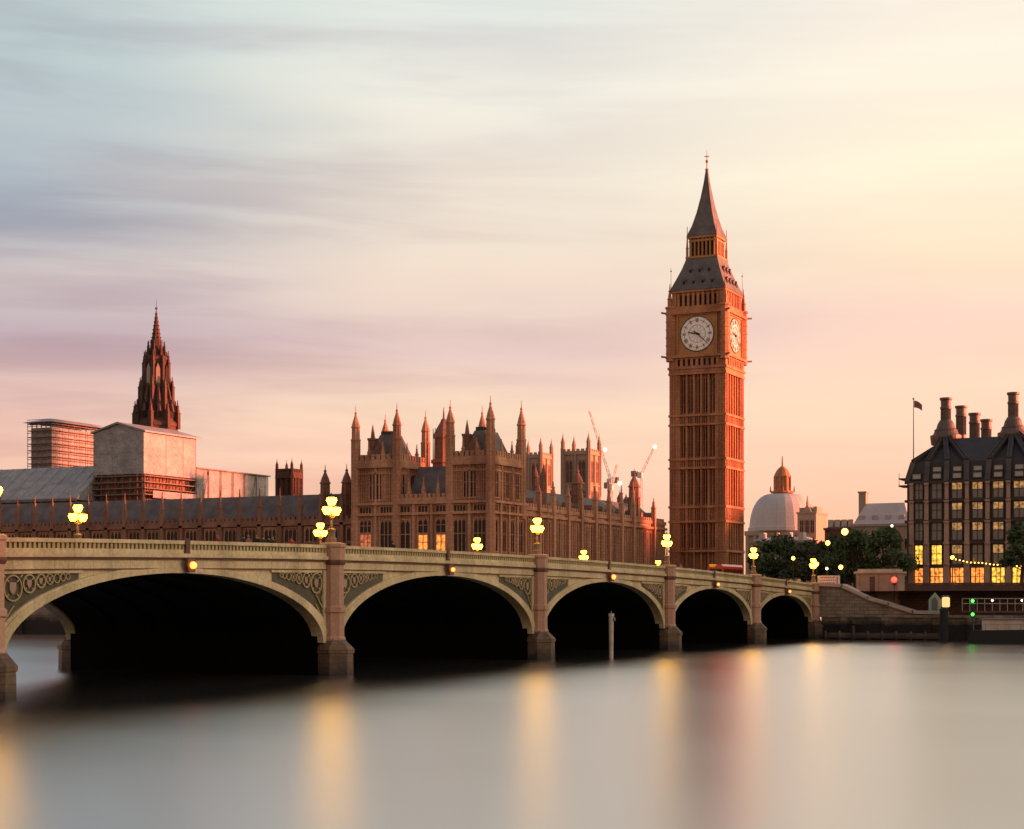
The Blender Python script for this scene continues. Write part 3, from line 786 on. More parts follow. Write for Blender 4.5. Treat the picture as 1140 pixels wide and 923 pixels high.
    b.bar((X0-.6, Y0, 101.7), (X0+.6, Y0, 101.7), .12, (0, 1, 0), .12); b.bar((X0, Y0-.6, 101.7), (X0, Y0+.6, 101.7), .12, (1, 0, 0), .12); b.build('finial', 'gilt', sp)
    for sx in (-1, 1):
        for sy in (-1, 1):
            pinnacle(T, X0+sx*6.2, Y0+sy*6.2, .38, 68.7, 70.3, 73.6, 'stone_tower')
            b = MB(); b.tube((X0+sx*6.0, Y0+sy*6.0, 72), (X0+sx*6.0, Y0+sy*6.0, 77.2), .08, .03); b.ball((X0+sx*6, Y0+sy*6, 76.4), .18); b.build('finial', 'gilt', T)
            pinnacle(T, X0+sx*3.3, Y0+sy*3.3, .22, 79.7, 81.5, 86.2, 'gilt')
            for z in (67.2, 57.85):                      # spouts at the corners
                b = MB(); b.bar((X0+sx*6.4, Y0+sy*6.4, z), (X0+sx*7.6, Y0+sy*7.6, z+.15), .35, (0, 0, 1), .35); b.build('gargoyle', 'stone_dark', T)
build_tower()

# ------------------------------------------------------------------ palace: twin towered pavilion
def build_pavilion():
    X0, X1, Y0 = -150.6, -124.8, 253.0
    XL, XR = -142.5, -132.3
    P = thing('palace_pavilion', ((X0+X1)/2, 260, GZ), 'gothic palace pavilion with two square turreted towers and steep slate roofs', 'palace')
    b = MB()
    b.box(X0, X1, Y0, 266.0, GZ-4, 22.4)
    b.box(X0, XL, Y0+.002, 263.2, 22.41, 29.2); b.box(XR, X1, Y0+.002, 265.0, 22.41, 29.2)
    strings = ((20.4, .35, .6), (22.2, .45, .65), (13.2, .4, .6))
    ee = east(X0, Y0); nn = north(X1, Y0)
    # lower walls
    for a0, a1, nb in ((0, XL-X0, 2), (XL-X0, XR-X0, 3), (XR-X0, X1-X0, 2)):
        fm = east(X0+a0, Y0); gothic(b, fm, a1-a0, GZ-4, 22.2, nb, (), .5, .45, 2)
    for z, t, o in strings: fb(b, ee, -.4, X1-X0+.02, .001, o, z, z+t); fb(b, nn, 0.02, 13.4, .001, o, z, z+t)
    gothic(b, nn, 13, GZ-4, 22.2, 4, (), .5, .45, 2)
    for (x0, x1, y1) in ((X0, XL, 263.2), (XR, X1, 265.0)):
        fe = east(x0, Y0); fn = north(x1, Y0); W = x1-x0; D = y1-Y0
        for fm, L in ((fe, W), (fn, D)):
            gothic(b, fm, L, 22.4, 28.6, 2 if L < 9 else 3, (), .3, .3, 2, .16)
            fb(b, fm, -.3, L+.3, .001, .55, 28.6, 29.2)
            crenel(b, fm, L, 29.21, 1.7, .55, .4, -.35, .3)
        fw_ = lambda a, o, z, x0=x0: (x0-o, Y0+a, z); crenel(b, fw_, D, 29.21, 1.7, .55, .4, -.35, .3)
        fk = lambda a, o, z, x0=x0, y1=y1: (x0+a, y1+o, z); crenel(b, fk, W, 29.21, 1.7, .55, .4, -.35, .3)
    crenel(b, east(XL+.01, Y0), XR-XL-.02, 22.66, 1.3, .5, .35, -.2, .35)
    for x0, x1, y1 in ((X0, XL, 263.2), (XR, X1, 265.0)):      # blind panelling beside the great windows and under the parapet
        for fm, L, ws in ((east(x0, Y0), x1-x0, [((x1-x0)/2, 1.55)]), (north(x1, Y0), y1-Y0, [((12.0 if x1 == X1 else 10.2)*(i+.5)/3, .95) for i in range(3)])):
            a = .9
            while a < L-.8:
                if all(abs(a-c) > h_ for c, h_ in ws): fb(b, fm, a-.06, a+.06, .001, .2, 22.8, 27.4)
                fb(b, fm, a-.055, a+.055, .001, .24, 27.75, 28.55); a += .42
            for z in (24.3, 25.9):
                lo = 0.4
                for c, h_ in ws+[(L, .4)]: fb(b, fm, lo, c-h_, .001, .16, z, z+.16); lo = c+h_
            fb(b, fm, .3, L-.3, .001, .3, 27.5, 27.74)
    for fm, L in ((ee, X1-X0), (nn, 13)):
        a = .5
        while a < L: fb(b, fm, a-.055, a+.055, .001, .26, 22.66, 23.1); fb(b, fm, a-.055, a+.055, .001, .22, 19.72, 20.38); a += .42
        fb(b, fm, 0, L, .001, .3, 12.2, 12.4)
    b.build('wall', 'stone', P)
    for x0, x1, y1 in ((X0, XL, 263.2), (XR, X1, 265.0)):
        for q_ in (.33, .67):
            pinnacle(P, x0+(x1-x0)*q_, Y0-.1, .22, 28.9, 31.2, 33.0); pinnacle(P, x1+.1, Y0+(y1-Y0)*q_, .22, 28.9, 31.2, 33.0)
    # windows
    for x0, x1 in ((X0, XL), (XR, X1)):
        W = x1-x0
        window(P, east(x0, Y0), east, W/2, 23.2, 2.3, 4.6, 3, True, gl='glass')
        for a in (W*.25, W*.75):
            [window(P, east(x0, Y0), east, a, 14.2, 2.2, 5.4, 2) for q_ in (1,) if not (x0 == X0 and a < W/2)]; [(window(P, east(x0, Y0), east, a, 14.3, 2.1, 2.9, 2, False, gl='lit_r'), window(P, east(x0, Y0), east, a, 17.6, 2.2, 2.1, 2)) for q_ in (1,) if x0 == X0 and a < W/2]; window(P, east(x0, Y0), east, a, 20.9, 2.2, 1.0, 3, False, transom=False)
            window(P, east(x0, Y0), east, a, 8.9, 1.5, 3.6, 1, gl='glass')
    for i in range(3):
        a = (XR-XL)*(i+.5)/3
        [window(P, east(XL, Y0), east, a, 14.2, 1.8, 5.4, 1) for q_ in (1,) if i == 0]; [(window(P, east(XL, Y0), east, a, 14.3, 1.7, 2.7, 1, False, gl='lit'), window(P, east(XL, Y0), east, a, 17.4, 1.8, 2.3, 1)) for q_ in (1,) if i > 0]; window(P, east(XL, Y0), east, a, 20.9, 1.8, 1.0, 2, False, transom=False)
        window(P, east(XL, Y0), east, a, 9.6, 1.5, 3.3, 1)
    for i in range(4):
        a = 13/4*(i+.5)
        window(P, nn, north, a, 14.2, 1.5, 5.4, 1); window(P, nn, north, a, 20.9, 1.5, 1.0, 2, False, transom=False); window(P, nn, north, a, 9.2, 1.5, 3.4, 1)
    for x1, D in ((XL, 10.2), (X1, 12.0)):
        for i in range(3): window(P, north(x1, Y0), north, D*(i+.5)/3, 23.2, 1.3, 4.4, 1)
    # corner turrets
    for x, y, zt in ((X0, Y0, 39.4), (XL, Y0, 39.5), (XL, 263.2, 39.2), (X0, 263.2, 39.0), (XR, Y0, 39.5), (X1, Y0, 39.9), (X1, 265.0, 40.3), (XR, 265.0, 39.8)):
        turret(P, x, y, .72, GZ-4 if y == Y0 else 20, 33.4, zt)
    # roofs
    for x0, x1, y1 in ((X0, XL, 263.2), (XR, X1, 265.0)):
        r = MB(); hip(r, x0+.9, x1-.9, Y0+.9, y1-.9, 29.0, 34.6, 1.9, 2.6); ro = r.build('roof', 'slate', P)
        cr = MB()
        for i in range(8): cr.box(x0+3, x1-3, Y0+3.5+i*(y1-Y0-7)/8, Y0+3.6+i*(y1-Y0-7)/8, 34.6, 35.2)
        cr.build('cresting', 'black', ro)
        for fx in (x0+1.7, x1-1.7):
            c = MB(); c.box(fx-.55, fx+.55, Y0+2.2, Y0+3.6, 29, 33.6); c.box(fx-.65, fx+.65, Y0+2.1, Y0+3.7, 33.61, 34)
            c.ring(fx, Y0+2.9, [(.4, 34.01), (.25, 35.2), (.04, 36.4)], 8); c.build('chimney', 'stone_dark', P)
        g = MB(); g.prism([((x0+x1)/2-1, Y0+.9, 30), ((x0+x1)/2+1, Y0+.9, 30), ((x0+x1)/2+1, Y0+.9, 31.6), ((x0+x1)/2, Y0+.9, 33.4), ((x0+x1)/2-1, Y0+.9, 31.6)], (0, 1.2, 0)); g.build('dormer', 'stone_dark', P)
    r = MB(); r.prism([(XL+.9, 254.4, 22.4), (XL+.9, 264, 22.4), (XL+.9, 259, 29.0)], (XR-XL-1.8, 0, 0)); r.build('roof', 'slate', P)
    for x in (-140.2, -137.4, -134.6): pinnacle(P, x, Y0+.1, .3, 22.7, 24.6, 26.8)
    # ventilation shaft behind the link
    vx, vy = rayY(494, 271), 271
    v = MB(); v.ring(vx, vy, [(2.0, 22), (2.0, 30.5), (2.3, 30.6), (2.3, 31.2), (1.75, 31.3), (1.7, 35.0), (1.95, 35.1), (1.95, 35.6), (1.2, 37.0), (.5, 38.2), (.55, 38.4), (.2, 38.6), (.05, 40.6)], 8)
    for i in range(8):
        a = math.pi/8+i*math.pi/4; v.tube((vx+1.9*math.cos(a), vy+1.9*math.sin(a), 24), (vx+1.9*math.cos(a), vy+1.9*math.sin(a), 36.8), .16, .06, 5)
    v.build('ventilation_turret', 'stone_dark', P)
build_pavilion()

# ------------------------------------------------------------------ palace: north wing between pavilion and clock tower
def build_north_wing():
    X, Y0, Y1 = -128.0, 266.2, 344.0
    P = thing('palace_wing', (X-6, 305, GZ), 'long gothic palace wing of tall window bays running to the clock tower', 'palace')
    pin = [598, 614, 630.4, 645, 660.8, 676, 690, 703, 726]
    ys = [rayX(p, X) for p in pin]
    b = MB(); b.box(X-12, X, Y0, Y1, GZ-1, 22.0)
    fm = north(X, 0)
    edges = [Y0]+ys+[Y1]
    for y in ys: fb(b, fm, y-.4, y+.4, 0, .75, GZ, 22.4)
    for z, t, o in ((12.4, .3, .45), (20.9, .5, .55), (9.2, .25, .4)): fb(b, fm, Y0, Y1, .001, o, z, z+t)
    for a, c in zip(edges[:-1], edges[1:]):
        n = max(2, round((c-a)/1.1))
        for i in range(1, n): fb(b, fm, a+(c-a)*i/n-.11, a+(c-a)*i/n+.11, 0, .3, GZ, 20.9)
        k = max(1, round((c-a)/2.6)); st = (c-a)/k
    fb(b, fm, Y0, Y1, -.4, .3, 22.01, 22.7)
    n = int((Y1-Y0)/1.1)
    for i in range(n): fb(b, fm, Y0+i*1.1, Y0+i*1.1+.62, -.35, .25, 22.71, 23.3)
    b.build('wall', 'stone', P)
    for a, c in zip(edges[:-1], edges[1:]):
        k = max(1, round((c-a)/2.6)); st = (c-a)/k
        for i in range(k):
            yy = a+st*(i+.5)
            if c-a < 1.5: continue
            window(P, fm, north, yy, 13.1, min(1.6, st*.6), 7.2, 1)
            window(P, fm, north, yy, 9.7, min(1.35, st*.5), 2.4, 1, True, gl='glass', transom=False)
    for i, y in enumerate(ys): pinnacle(P, X+.35, y, .42, 22.4, 25.3, zat(536 if i % 2 else 540, X, y) if i < 8 else 27.5)
    r = MB(); r.prism([(X-.9, Y0, 22.0), (X-11.5, Y0, 22.0), (X-6.5, Y0, 26.6)], (0, Y1-Y0, 0)); ro = r.build('roof', 'slate', P)
    for i in range(14):
        y = Y0+3+i*5.4; g = MB()
        g.prism([(X-1.4, y-.5, 23.0), (X-1.4, y+.5, 23.0), (X-1.4, y+.5, 23.9), (X-1.4, y, 24.6), (X-1.4, y-.5, 23.9)], (-1.6, 0, 0)); g.build('dormer', 'stone_dark', ro)
    y = rayX(711, X); turret(P, X-1, y, 1.15, GZ, 27.0, 33.2, 'stone_dark')
    y = rayX(643, X-4); turret(P, X-4, y, 1.2, 22, 26.5, 32.4, 'stone_dark')
    y = rayX(605, X-4)
    for dx in (0, 3): turret(P, X-4-dx, y+dx, .55, 22, 27.6, 32.0, 'stone_dark')
    for px, zt in ((690, 29.5), (697, 29.0)): turret(P, X-8, rayX(px, X-8), .6, 22, 26.6, zt, 'stone_dark')
build_north_wing()

# ------------------------------------------------------------------ palace: river front to the south
def build_river_wing():
    Y = 256.0; X1, X0 = -150.7, -262.0
    P = thing('palace_river_front', (-200, Y+6, GZ), 'long gothic palace river front with buttress pinnacles and dark slate roof', 'palace')
    L = X1-X0; nb = 26; st = L/nb
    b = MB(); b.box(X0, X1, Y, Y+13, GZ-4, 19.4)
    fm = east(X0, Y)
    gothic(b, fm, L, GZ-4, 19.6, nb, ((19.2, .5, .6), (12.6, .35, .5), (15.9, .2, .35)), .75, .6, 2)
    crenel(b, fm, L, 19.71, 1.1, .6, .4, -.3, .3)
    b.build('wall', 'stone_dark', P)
    for i in range(nb):
        a = st*(i+.5)
        window(P, fm, east, a, 13.2, 2.4, 5.6, 2); window(P, fm, east, a, 9.0, 2.4, 3.2, 2, gl='glass')
    r = MB(); r.prism([(X0, Y+.9, 19.4), (X0, Y+12.5, 19.4), (X0, Y+9.5, 24.9), (X0, Y+4.0, 24.9)], (L, 0, 0)); r.build('roof', 'slate', P)
    for i in range(nb+1): pinnacle(P, X0+st*i, Y-.3, .34, 19.6, 22.6, 26.0, 'stone_dark')
    for px in (362, 386): turret(P, rayY(px, Y+2), Y+2, .9, 19.4, 24.6, 30.0, 'stone_dark')
    t0, t1 = rayY(345, Y+2), rayY(375, Y+2)
build_river_wing()
# river terrace
b = MB(); b.box(-900, XF-BW-.8, 243.0, 244.4, -1.5, 5.6); b.box(-900, XF-BW-.8, 242.7, 244.6, 5.61, 6.3)
for i in range(70): b.box(-900+i*11.4, -900+i*11.4+1.0, 242.5, 243.0, -1.5, 5.6)
tag(b.build('terrace_wall', 'wall'), 'dark river wall of the palace terrace seen through the left arch', 'river wall')

# small square tower over the river front
def square_tower(name, label, px0, px1, d, ytop, ypin, zb, mt, group=None, nw=2, splitpx=None, rows=1):
    xc = (px0+px1)/2; p = at(xc, HOR, d); wpx = px1-px0; W = wpx*d/F/(S+C)
    T = thing(name, (p.x, p.y, GZ), label, 'tower', group)
    zt = EYE+(HOR-ytop)*d/F; zp = EYE+(HOR-ypin)*d/F; h = W/2
    b = MB(); b.box(p.x-h, p.x+h, p.y-h, p.y+h, GZ-1, zt-1.4)
    H = zt-zb
    for fm in (east(p.x-h, p.y-h), north(p.x+h, p.y-h), (lambda a, o, z: (p.x-h+a, p.y+h+o, z)), (lambda a, o, z: (p.x-h-o, p.y-h+a, z))):
        gothic(b, fm, W, zb, zt-1.4, nw, ((zt-1.9, .5, .45), (zb+H*.45, .35, .4)), W*.06, W*.05, 0)
        crenel(b, fm, W, zt-1.39, 1.4, W*.09, W*.07, -.3, .25)
    b.build('wall', mt, T)
    for face, fm in ((east, east(p.x-h, p.y-h)), (north, north(p.x+h, p.y-h))):
        for i in range(nw):
            window(T, fm, face, W*(i+.5)/nw, zb+H*.5, W/nw*.5, H*.33, 1, True, mt, 'brown' if mt == 'stone_abbey' else 'void')  # church tower panes lightened, haze put into their colour
            window(T, fm, face, W*(i+.5)/nw, zb+H*.08, W/nw*.5, H*.3, 1, True, mt, 'brown' if mt == 'stone_abbey' else 'void')
    for sx in (-1, 1):
        for sy in (-1, 1): turret(T, p.x+sx*h, p.y+sy*h, W*.075, zb, zt, zp, mt)
    return T, p, W, zt
square_tower('square_tower', 'small square brown tower with four thin corner pinnacles above the river front', 309, 335, 345, 522.5, 511, 22, 'stone_spire', nw=3)
square_tower('church_tower', 'pale twin church tower in pink light, fully visible beside the cranes', 626.5, 667.5, 570, 501, 482, 34, 'stone_abbey', 'twin church towers')
square_tower('church_tower', 'pale twin church tower half hidden behind the pavilion corner', 576, 614, 585, 505, 487, 34, 'stone_abbey', 'twin church towers')

# central spire
def build_spire():
    d = 350.0; p = at(174, HOR, d); s = d/F
    zf = lambda y: EYE+(HOR-y)*s
    T = thing('spire_tower', (p.x, p.y, GZ), 'brown octagonal gothic lantern tower with a needle spire and crockets', 'spire')
    b = MB()
    b.ring(p.x, p.y, [(24*s, GZ), (24*s, zf(476)), (25*s, zf(475)), (25*s, zf(472)), (21*s, zf(468)), (19*s, zf(455)), (16*s, zf(440)), (15*s, zf(437)), (15.5*s, zf(434)), (14*s, zf(432)), (12.5*s, zf(402)), (13.5*s, zf(401)), (13.5*s, zf(398)), (9*s, zf(396))], 8)
    for i in range(8):
        a = i*math.pi/4
        ca, sa = math.cos(a), math.sin(a)
        b.tube((p.x+22*s*ca, p.y+22*s*sa, zf(460)), (p.x+14.5*s*ca, p.y+14.5*s*sa, zf(428)), .45, .3, 5)   # flying buttresses
    b.build('lantern_stage', 'stone_spire', T)
    for i in range(8):
        a = i*math.pi/4; ca, sa = math.cos(a), math.sin(a)
        w = MB()
        c0 = Vector((p.x+12.6*s*ca, p.y+12.6*s*sa, 0)); t_ = Vector((-sa, ca, 0)); r_ = Vector((ca, sa, 0))
        w.prism([c0+t_*q*s+Vector((0, 0, zf(y_))) for q, y_ in ((-2.3, 430), (2.3, 430), (2.3, 412), (0, 406), (-2.3, 412))], r_*.35); w.build('opening', 'stone_pale' if i in (6, 7) else 'void', T)  # two pale panels imitate bright sky showing through the lantern
        w = MB(); c0 = Vector((p.x+16.8*s*ca, p.y+16.8*s*sa, 0))
        w.prism([c0+t_*q*s+Vector((0, 0, zf(y_))) for q, y_ in ((-2.6, 466), (2.6, 466), (2.6, 452), (0, 446), (-2.6, 452))], r_*.9); w.build('opening', 'void', T)
        a2 = a+math.pi/8; c2, s2 = math.cos(a2), math.sin(a2)
        pinnacle(T, p.x+24*s*c2, p.y+24*s*s2, .42, zf(478), zf(461), zf(446), 'stone_spire')
        pinnacle(T, p.x+18*s*c2, p.y+18*s*s2, .35, zf(460), zf(432), zf(420), 'stone_spire')
        pinnacle(T, p.x+13.6*s*c2, p.y+13.6*s*s2, .32, zf(436), zf(405), zf(391), 'stone_spire')
        pinnacle(T, p.x+9.5*s*c2, p.y+9.5*s*s2, .25, zf(402), zf(393), zf(380), 'stone_spire')
    b = MB(); b.ring(p.x, p.y, [(8.4*s, zf(397)), (6.6*s, zf(383)), (6.9*s, zf(382)), (6.9*s, zf(379)), (5.2*s, zf(378)), (.35*s, zf(345)), (1.4*s, zf(344)), (1.4*s, zf(342.6)), (.3*s, zf(342)), (.15*s, zf(334))], 8)
    for i in range(8):
        a = math.pi/8+i*math.pi/4
        for k in range(7):
            y_ = 376-k*4.4; rr = 5.2*(y_-345)/33*s; b.ball((p.x+rr*math.cos(a), p.y+rr*math.sin(a), zf(y_)), .17, 5, 4)
    b.build('spire', 'stone_spire', T)
build_spire()

# ------------------------------------------------------------------ scaffold shelters over the palace
def build_shelters():
    Yp = 266.0; xl, xc = rayY(104.5, Yp), rayY(160, Yp); yr = rayX(218, xc)
    z = lambda py, x, y: zat(py, x, y)
    T = thing('scaffold_shelter', ((xl+xc)/2, (Yp+yr)/2, GZ), 'large white sheeted scaffold shelter with gabled roof below the needle spire', 'scaffolding')
    zb, zt, za = z(527, xc, Yp), z(480, xc, Yp), z(472, (xl+xc)/2, Yp)
    xm = (xl+xc)/2
    b = MB(); b.prism([(xl, Yp, zb), (xc, Yp, zb), (xc, Yp, zt), (xm, Yp, za), (xl, Yp, zt)], (0, yr-Yp, 0)); b.build('sheeting', 'sheet', T)
    b = MB()
    for k in (0, 3, 5, 8):                              # seams and standards standing proud of the sheet
        x = xl+(xc-xl)*k/8; b.box(x-.04, x+.04, Yp-.06, Yp-.01, zb, zt-.1)
    for k in (0, 5, 9, 12):
        y = Yp+(yr-Yp)*k/12; b.box(xc+.01, xc+.06, y-.04, y+.04, zb, zt-.1)
    for k in (2,):
        zz_ = zb+(zt-zb)*k/4; b.box(xl, xc, Yp-.05, Yp-.012, zz_-.03, zz_+.03); b.box(xc+.012, xc+.05, Yp, yr, zz_-.03, zz_+.03)
    b.build('seam', 'tin', T)
    r = MB(); r.prism([(xl-.5, Yp-.5, zt-.05), (xm, Yp-.5, za+.05), (xc+.7, Yp-.5, zt-.15), (xc+.7, Yp-.5, zt+.15), (xm, Yp-.5, za+.4), (xl-.5, Yp-.5, zt+.25)], (0, yr-Yp+1.8, 0)); r.build('roof', 'tin', T)
    f = MB(); z0 = 18.0
    for k in range(8):
        x = xl+(xc-xl)*k/7
        for y in (Yp+.2, yr-.3): f.tube((x, y, z0), (x, y, zb), .12)
    for k in range(9):
        y = Yp+(yr-Yp)*k/8; f.tube((xc-.3, y, z0), (xc-.3, y, zb), .12)
    for zz_ in (zb-.4, zb-1.6, zb-2.8, zb-4.0):
        f.box(xl, xc+.6, Yp-.5, Yp+.6, zz_-.08, zz_+.08, 1); f.box(xc-.5, xc+.6, Yp+.6, yr, zz_-.081, zz_+.079, 1)
    for k in range(5):
        y = Yp+(yr-Yp)*k/5; f.tube((xc+.1, y, zb-4), (xc+.1, y+(yr-Yp)/5, zb-.4), .08)
        x = xl+(xc-xl)*k/5; f.tube((x, Yp-.2, zb-4), (x+(xc-xl)/5, Yp-.2, zb-.4), .08)
    f.build('scaffold_frame', ['steel', 'board'], T)
    b = MB(); b.box(xl+.6, xc-.8, Yp+1.0, yr-.8, z0, zb-.02); b.build('core', 'stone_dark', T)
    b = MB(); b.box(xc+.62, xc+.7, Yp+2, yr, zb-4.6, zb-3.2); b.build('lower_sheeting', 'sheet', T)
    # long roof sheet to the left
    Y2 = 261.0; x0, x1 = -300.0, xl-.1
    T2 = thing('scaffold_roof', ((x0+x1)/2, Y2+6, 19.5), 'low grey sloping temporary roof left of the sheeted shelter', 'scaffolding')
    zlo, zhi = z(554, x1, Y2), z(518, x1, Y2+9)
    b = MB(); b.prism([(x0, Y2, zlo), (x0, Y2+9, zhi), (x0, Y2+18, zlo), (x0, Y2+18, zlo-.4), (x0, Y2, zlo-.4)], (x1-x0, 0, 0))
    b.build('sheeting', 'sheet', T2)
    b = MB(); n = 26
    for i in range(n):
        x = x0+(x1-x0)*(i+.5)/n; b.bar((x, Y2, zlo+.05), (x, Y2+9, zhi+.05), .1, (0, -(zhi-zlo), 9), .12)
    b.build('seam', 'tin', T2)
    b = MB(); b.box(x0, x1, Y2-.3, Y2-.05, zlo-.6, zlo-.1)
    for i in range(30): b.tube((x0+(x1-x0)*i/29, Y2-.2, 18), (x0+(x1-x0)*i/29, Y2-.2, zlo-.1), .08)
    b.build('scaffold_frame', 'steel', T2)
    # low sheeted range to the right of the shelter
    xq = xc-.6; y0, y1 = yr+.6, rayX(297, xq)
    T3 = thing('scaffold_screen', (xq-4, (y0+y1)/2, GZ), 'low pink lit sheeted scaffold range right of the shelter', 'scaffolding')
    ztop, zbot = z(521.5, xq, y0), 19.0
    b = MB(); b.box(xq-9, xq, y0, y1, zbot, ztop); b.build('sheeting', 'sheet', T3)
    b = MB()
    b.box(xq-9.5, xq+.5, y0, y1+.8, ztop+.01, ztop+.25)
    for k in range(7):
        y = y0+(y1-y0)*k/6; b.tube((xq+.25, y, zbot-2), (xq+.25, y, ztop), .1)
    for k in (0, 4): b.tube((xq+.25, y0+(y1-y0)*k/6, zbot), (xq+.25, y0+(y1-y0)*(k+1)/6, ztop), .07)
    b.tube((xq+.25, y0, zbot+4), (xq+.25, y1, zbot+4), .08)
    b.build('scaffold_frame', 'steel', T3)
    # open scaffold tower far left
    d = 372.0; pc = at(57, HOR, d); s = d/F
    wx, wy = 31*s/C*.98, 47*s/S*.80
    T4 = thing('scaffold_tower', (pc.x, pc.y, GZ), 'open tube scaffold tower with many lifts at the far left', 'scaffolding')
    zb, zt = EYE+(HOR-530)*s, EYE+(HOR-471)*s
    f = MB(); nx, ny, nl = 5, 9, 8
    x0, y0 = pc.x-wx, pc.y
    for i in range(nx+1):
        for y in (y0, y0+1.3): f.tube((x0+wx*i/nx, y, zb-6), (x0+wx*i/nx, y, zt+.6), .07, n=5)
    for i in range(ny+1):
        for x in (pc.x, pc.x-1.3): f.tube((x, y0+wy*i/ny, zb-6), (x, y0+wy*i/ny, zt+.6), .07, n=5)
    for k in range(nl+1):
        zz_ = zb+(zt-zb)*k/nl
        f.box(x0, pc.x, y0-.1, y0+1.4, zz_-.1, zz_+.06, 1); f.box(pc.x-1.4, pc.x+.1, y0+1.41, y0+wy, zz_-.1, zz_+.06, 1)
        f.tube((x0, y0-.12, zz_+.9), (pc.x, y0-.12, zz_+.9), .07, n=5); f.tube((pc.x+.12, y0, zz_+.9), (pc.x+.12, y0+wy, zz_+.9), .07, n=5)
    f.build('scaffold_frame', ['steel', 'stone_dark'], T4)
    b = MB(); b.box(x0+.3, pc.x-.7, y0+.8, y0+wy-.5, zb-6, zt-.8); b.build('core', 'sheet', T4)
    b = MB(); hip(b, x0-.8, pc.x+.9, y0-.8, y0+wy+.8, zt+.3, zt+1.3, 2.5, 4); b.build('roof', 'tin', T4)
build_shelters()

# ------------------------------------------------------------------ cranes
def crane(base, mast, tip, label, flood=None):
    B = at(*base); T = thing('tower_crane', (B.x, B.y, GZ), label, 'crane', 'cranes beyond the palace')
    Mz = at(*mast); Tp = at(*tip)
    def lattice(p, q, w, name):
        b = MB(); p, q = Vector(p), Vector(q); d = (q-p); L = d.length; d.normalize(); a = d.orthogonal().normalized()*w; c = d.cross(a.normalized())*w
        cs = [a+c, a-c, -a-c, -a+c]
        for k in cs: b.tube(p+k, q+k*.6, .08, n=4)
        n = int(L/3.0)
        for i in range(n):
            t0, t1 = i/n, (i+1)/n
            for j in range(4):
                b.tube(p.lerp(q, t0)+cs[j]*(1-.4*t0), p.lerp(q, t1)+cs[(j+1) % 4]*(1-.4*t1), .05, n=4)
        return b.build(name, 'white', T)
    lattice((Mz.x, Mz.y, GZ), Mz, .5, 'mast')
    lattice(Mz, Tp, .38, 'jib')
    b = MB(); bk = Mz-(Tp-Mz).normalized()*6; b.tube(Mz, (bk.x, bk.y, Mz.z+.8), .5); b.box(bk.x-1, bk.x+1, bk.y-1, bk.y+1, Mz.z-.9, Mz.z+1.2); b.build('counterweight', 'grey', T)
    b = MB(); b.box(Mz.x-.9, Mz.x+.9, Mz.y-1.9, Mz.y-.7, Mz.z-1.5, Mz.z+.6); b.build('cab', 'white', T)
    if flood:
        f = at(*flood); b = MB(); b.ball(f, .75); b.build('floodlight', 'flood', T)
crane((680, 600, 640), (680, 535, 640), (656, 457, 640), 'thin crane with a long jib leaning left beside the church tower', (673.5, 500.5, 638))
crane((714, 600, 640), (714, 528, 640), (729, 497, 640), 'crane with a floodlit jib tip beside the clock tower', (729, 497.5, 640))
crane((679, 600, 600), (681, 541, 600), (687, 517, 600), 'short crane jib above the roof ridge with a low floodlight', (690, 538, 598))

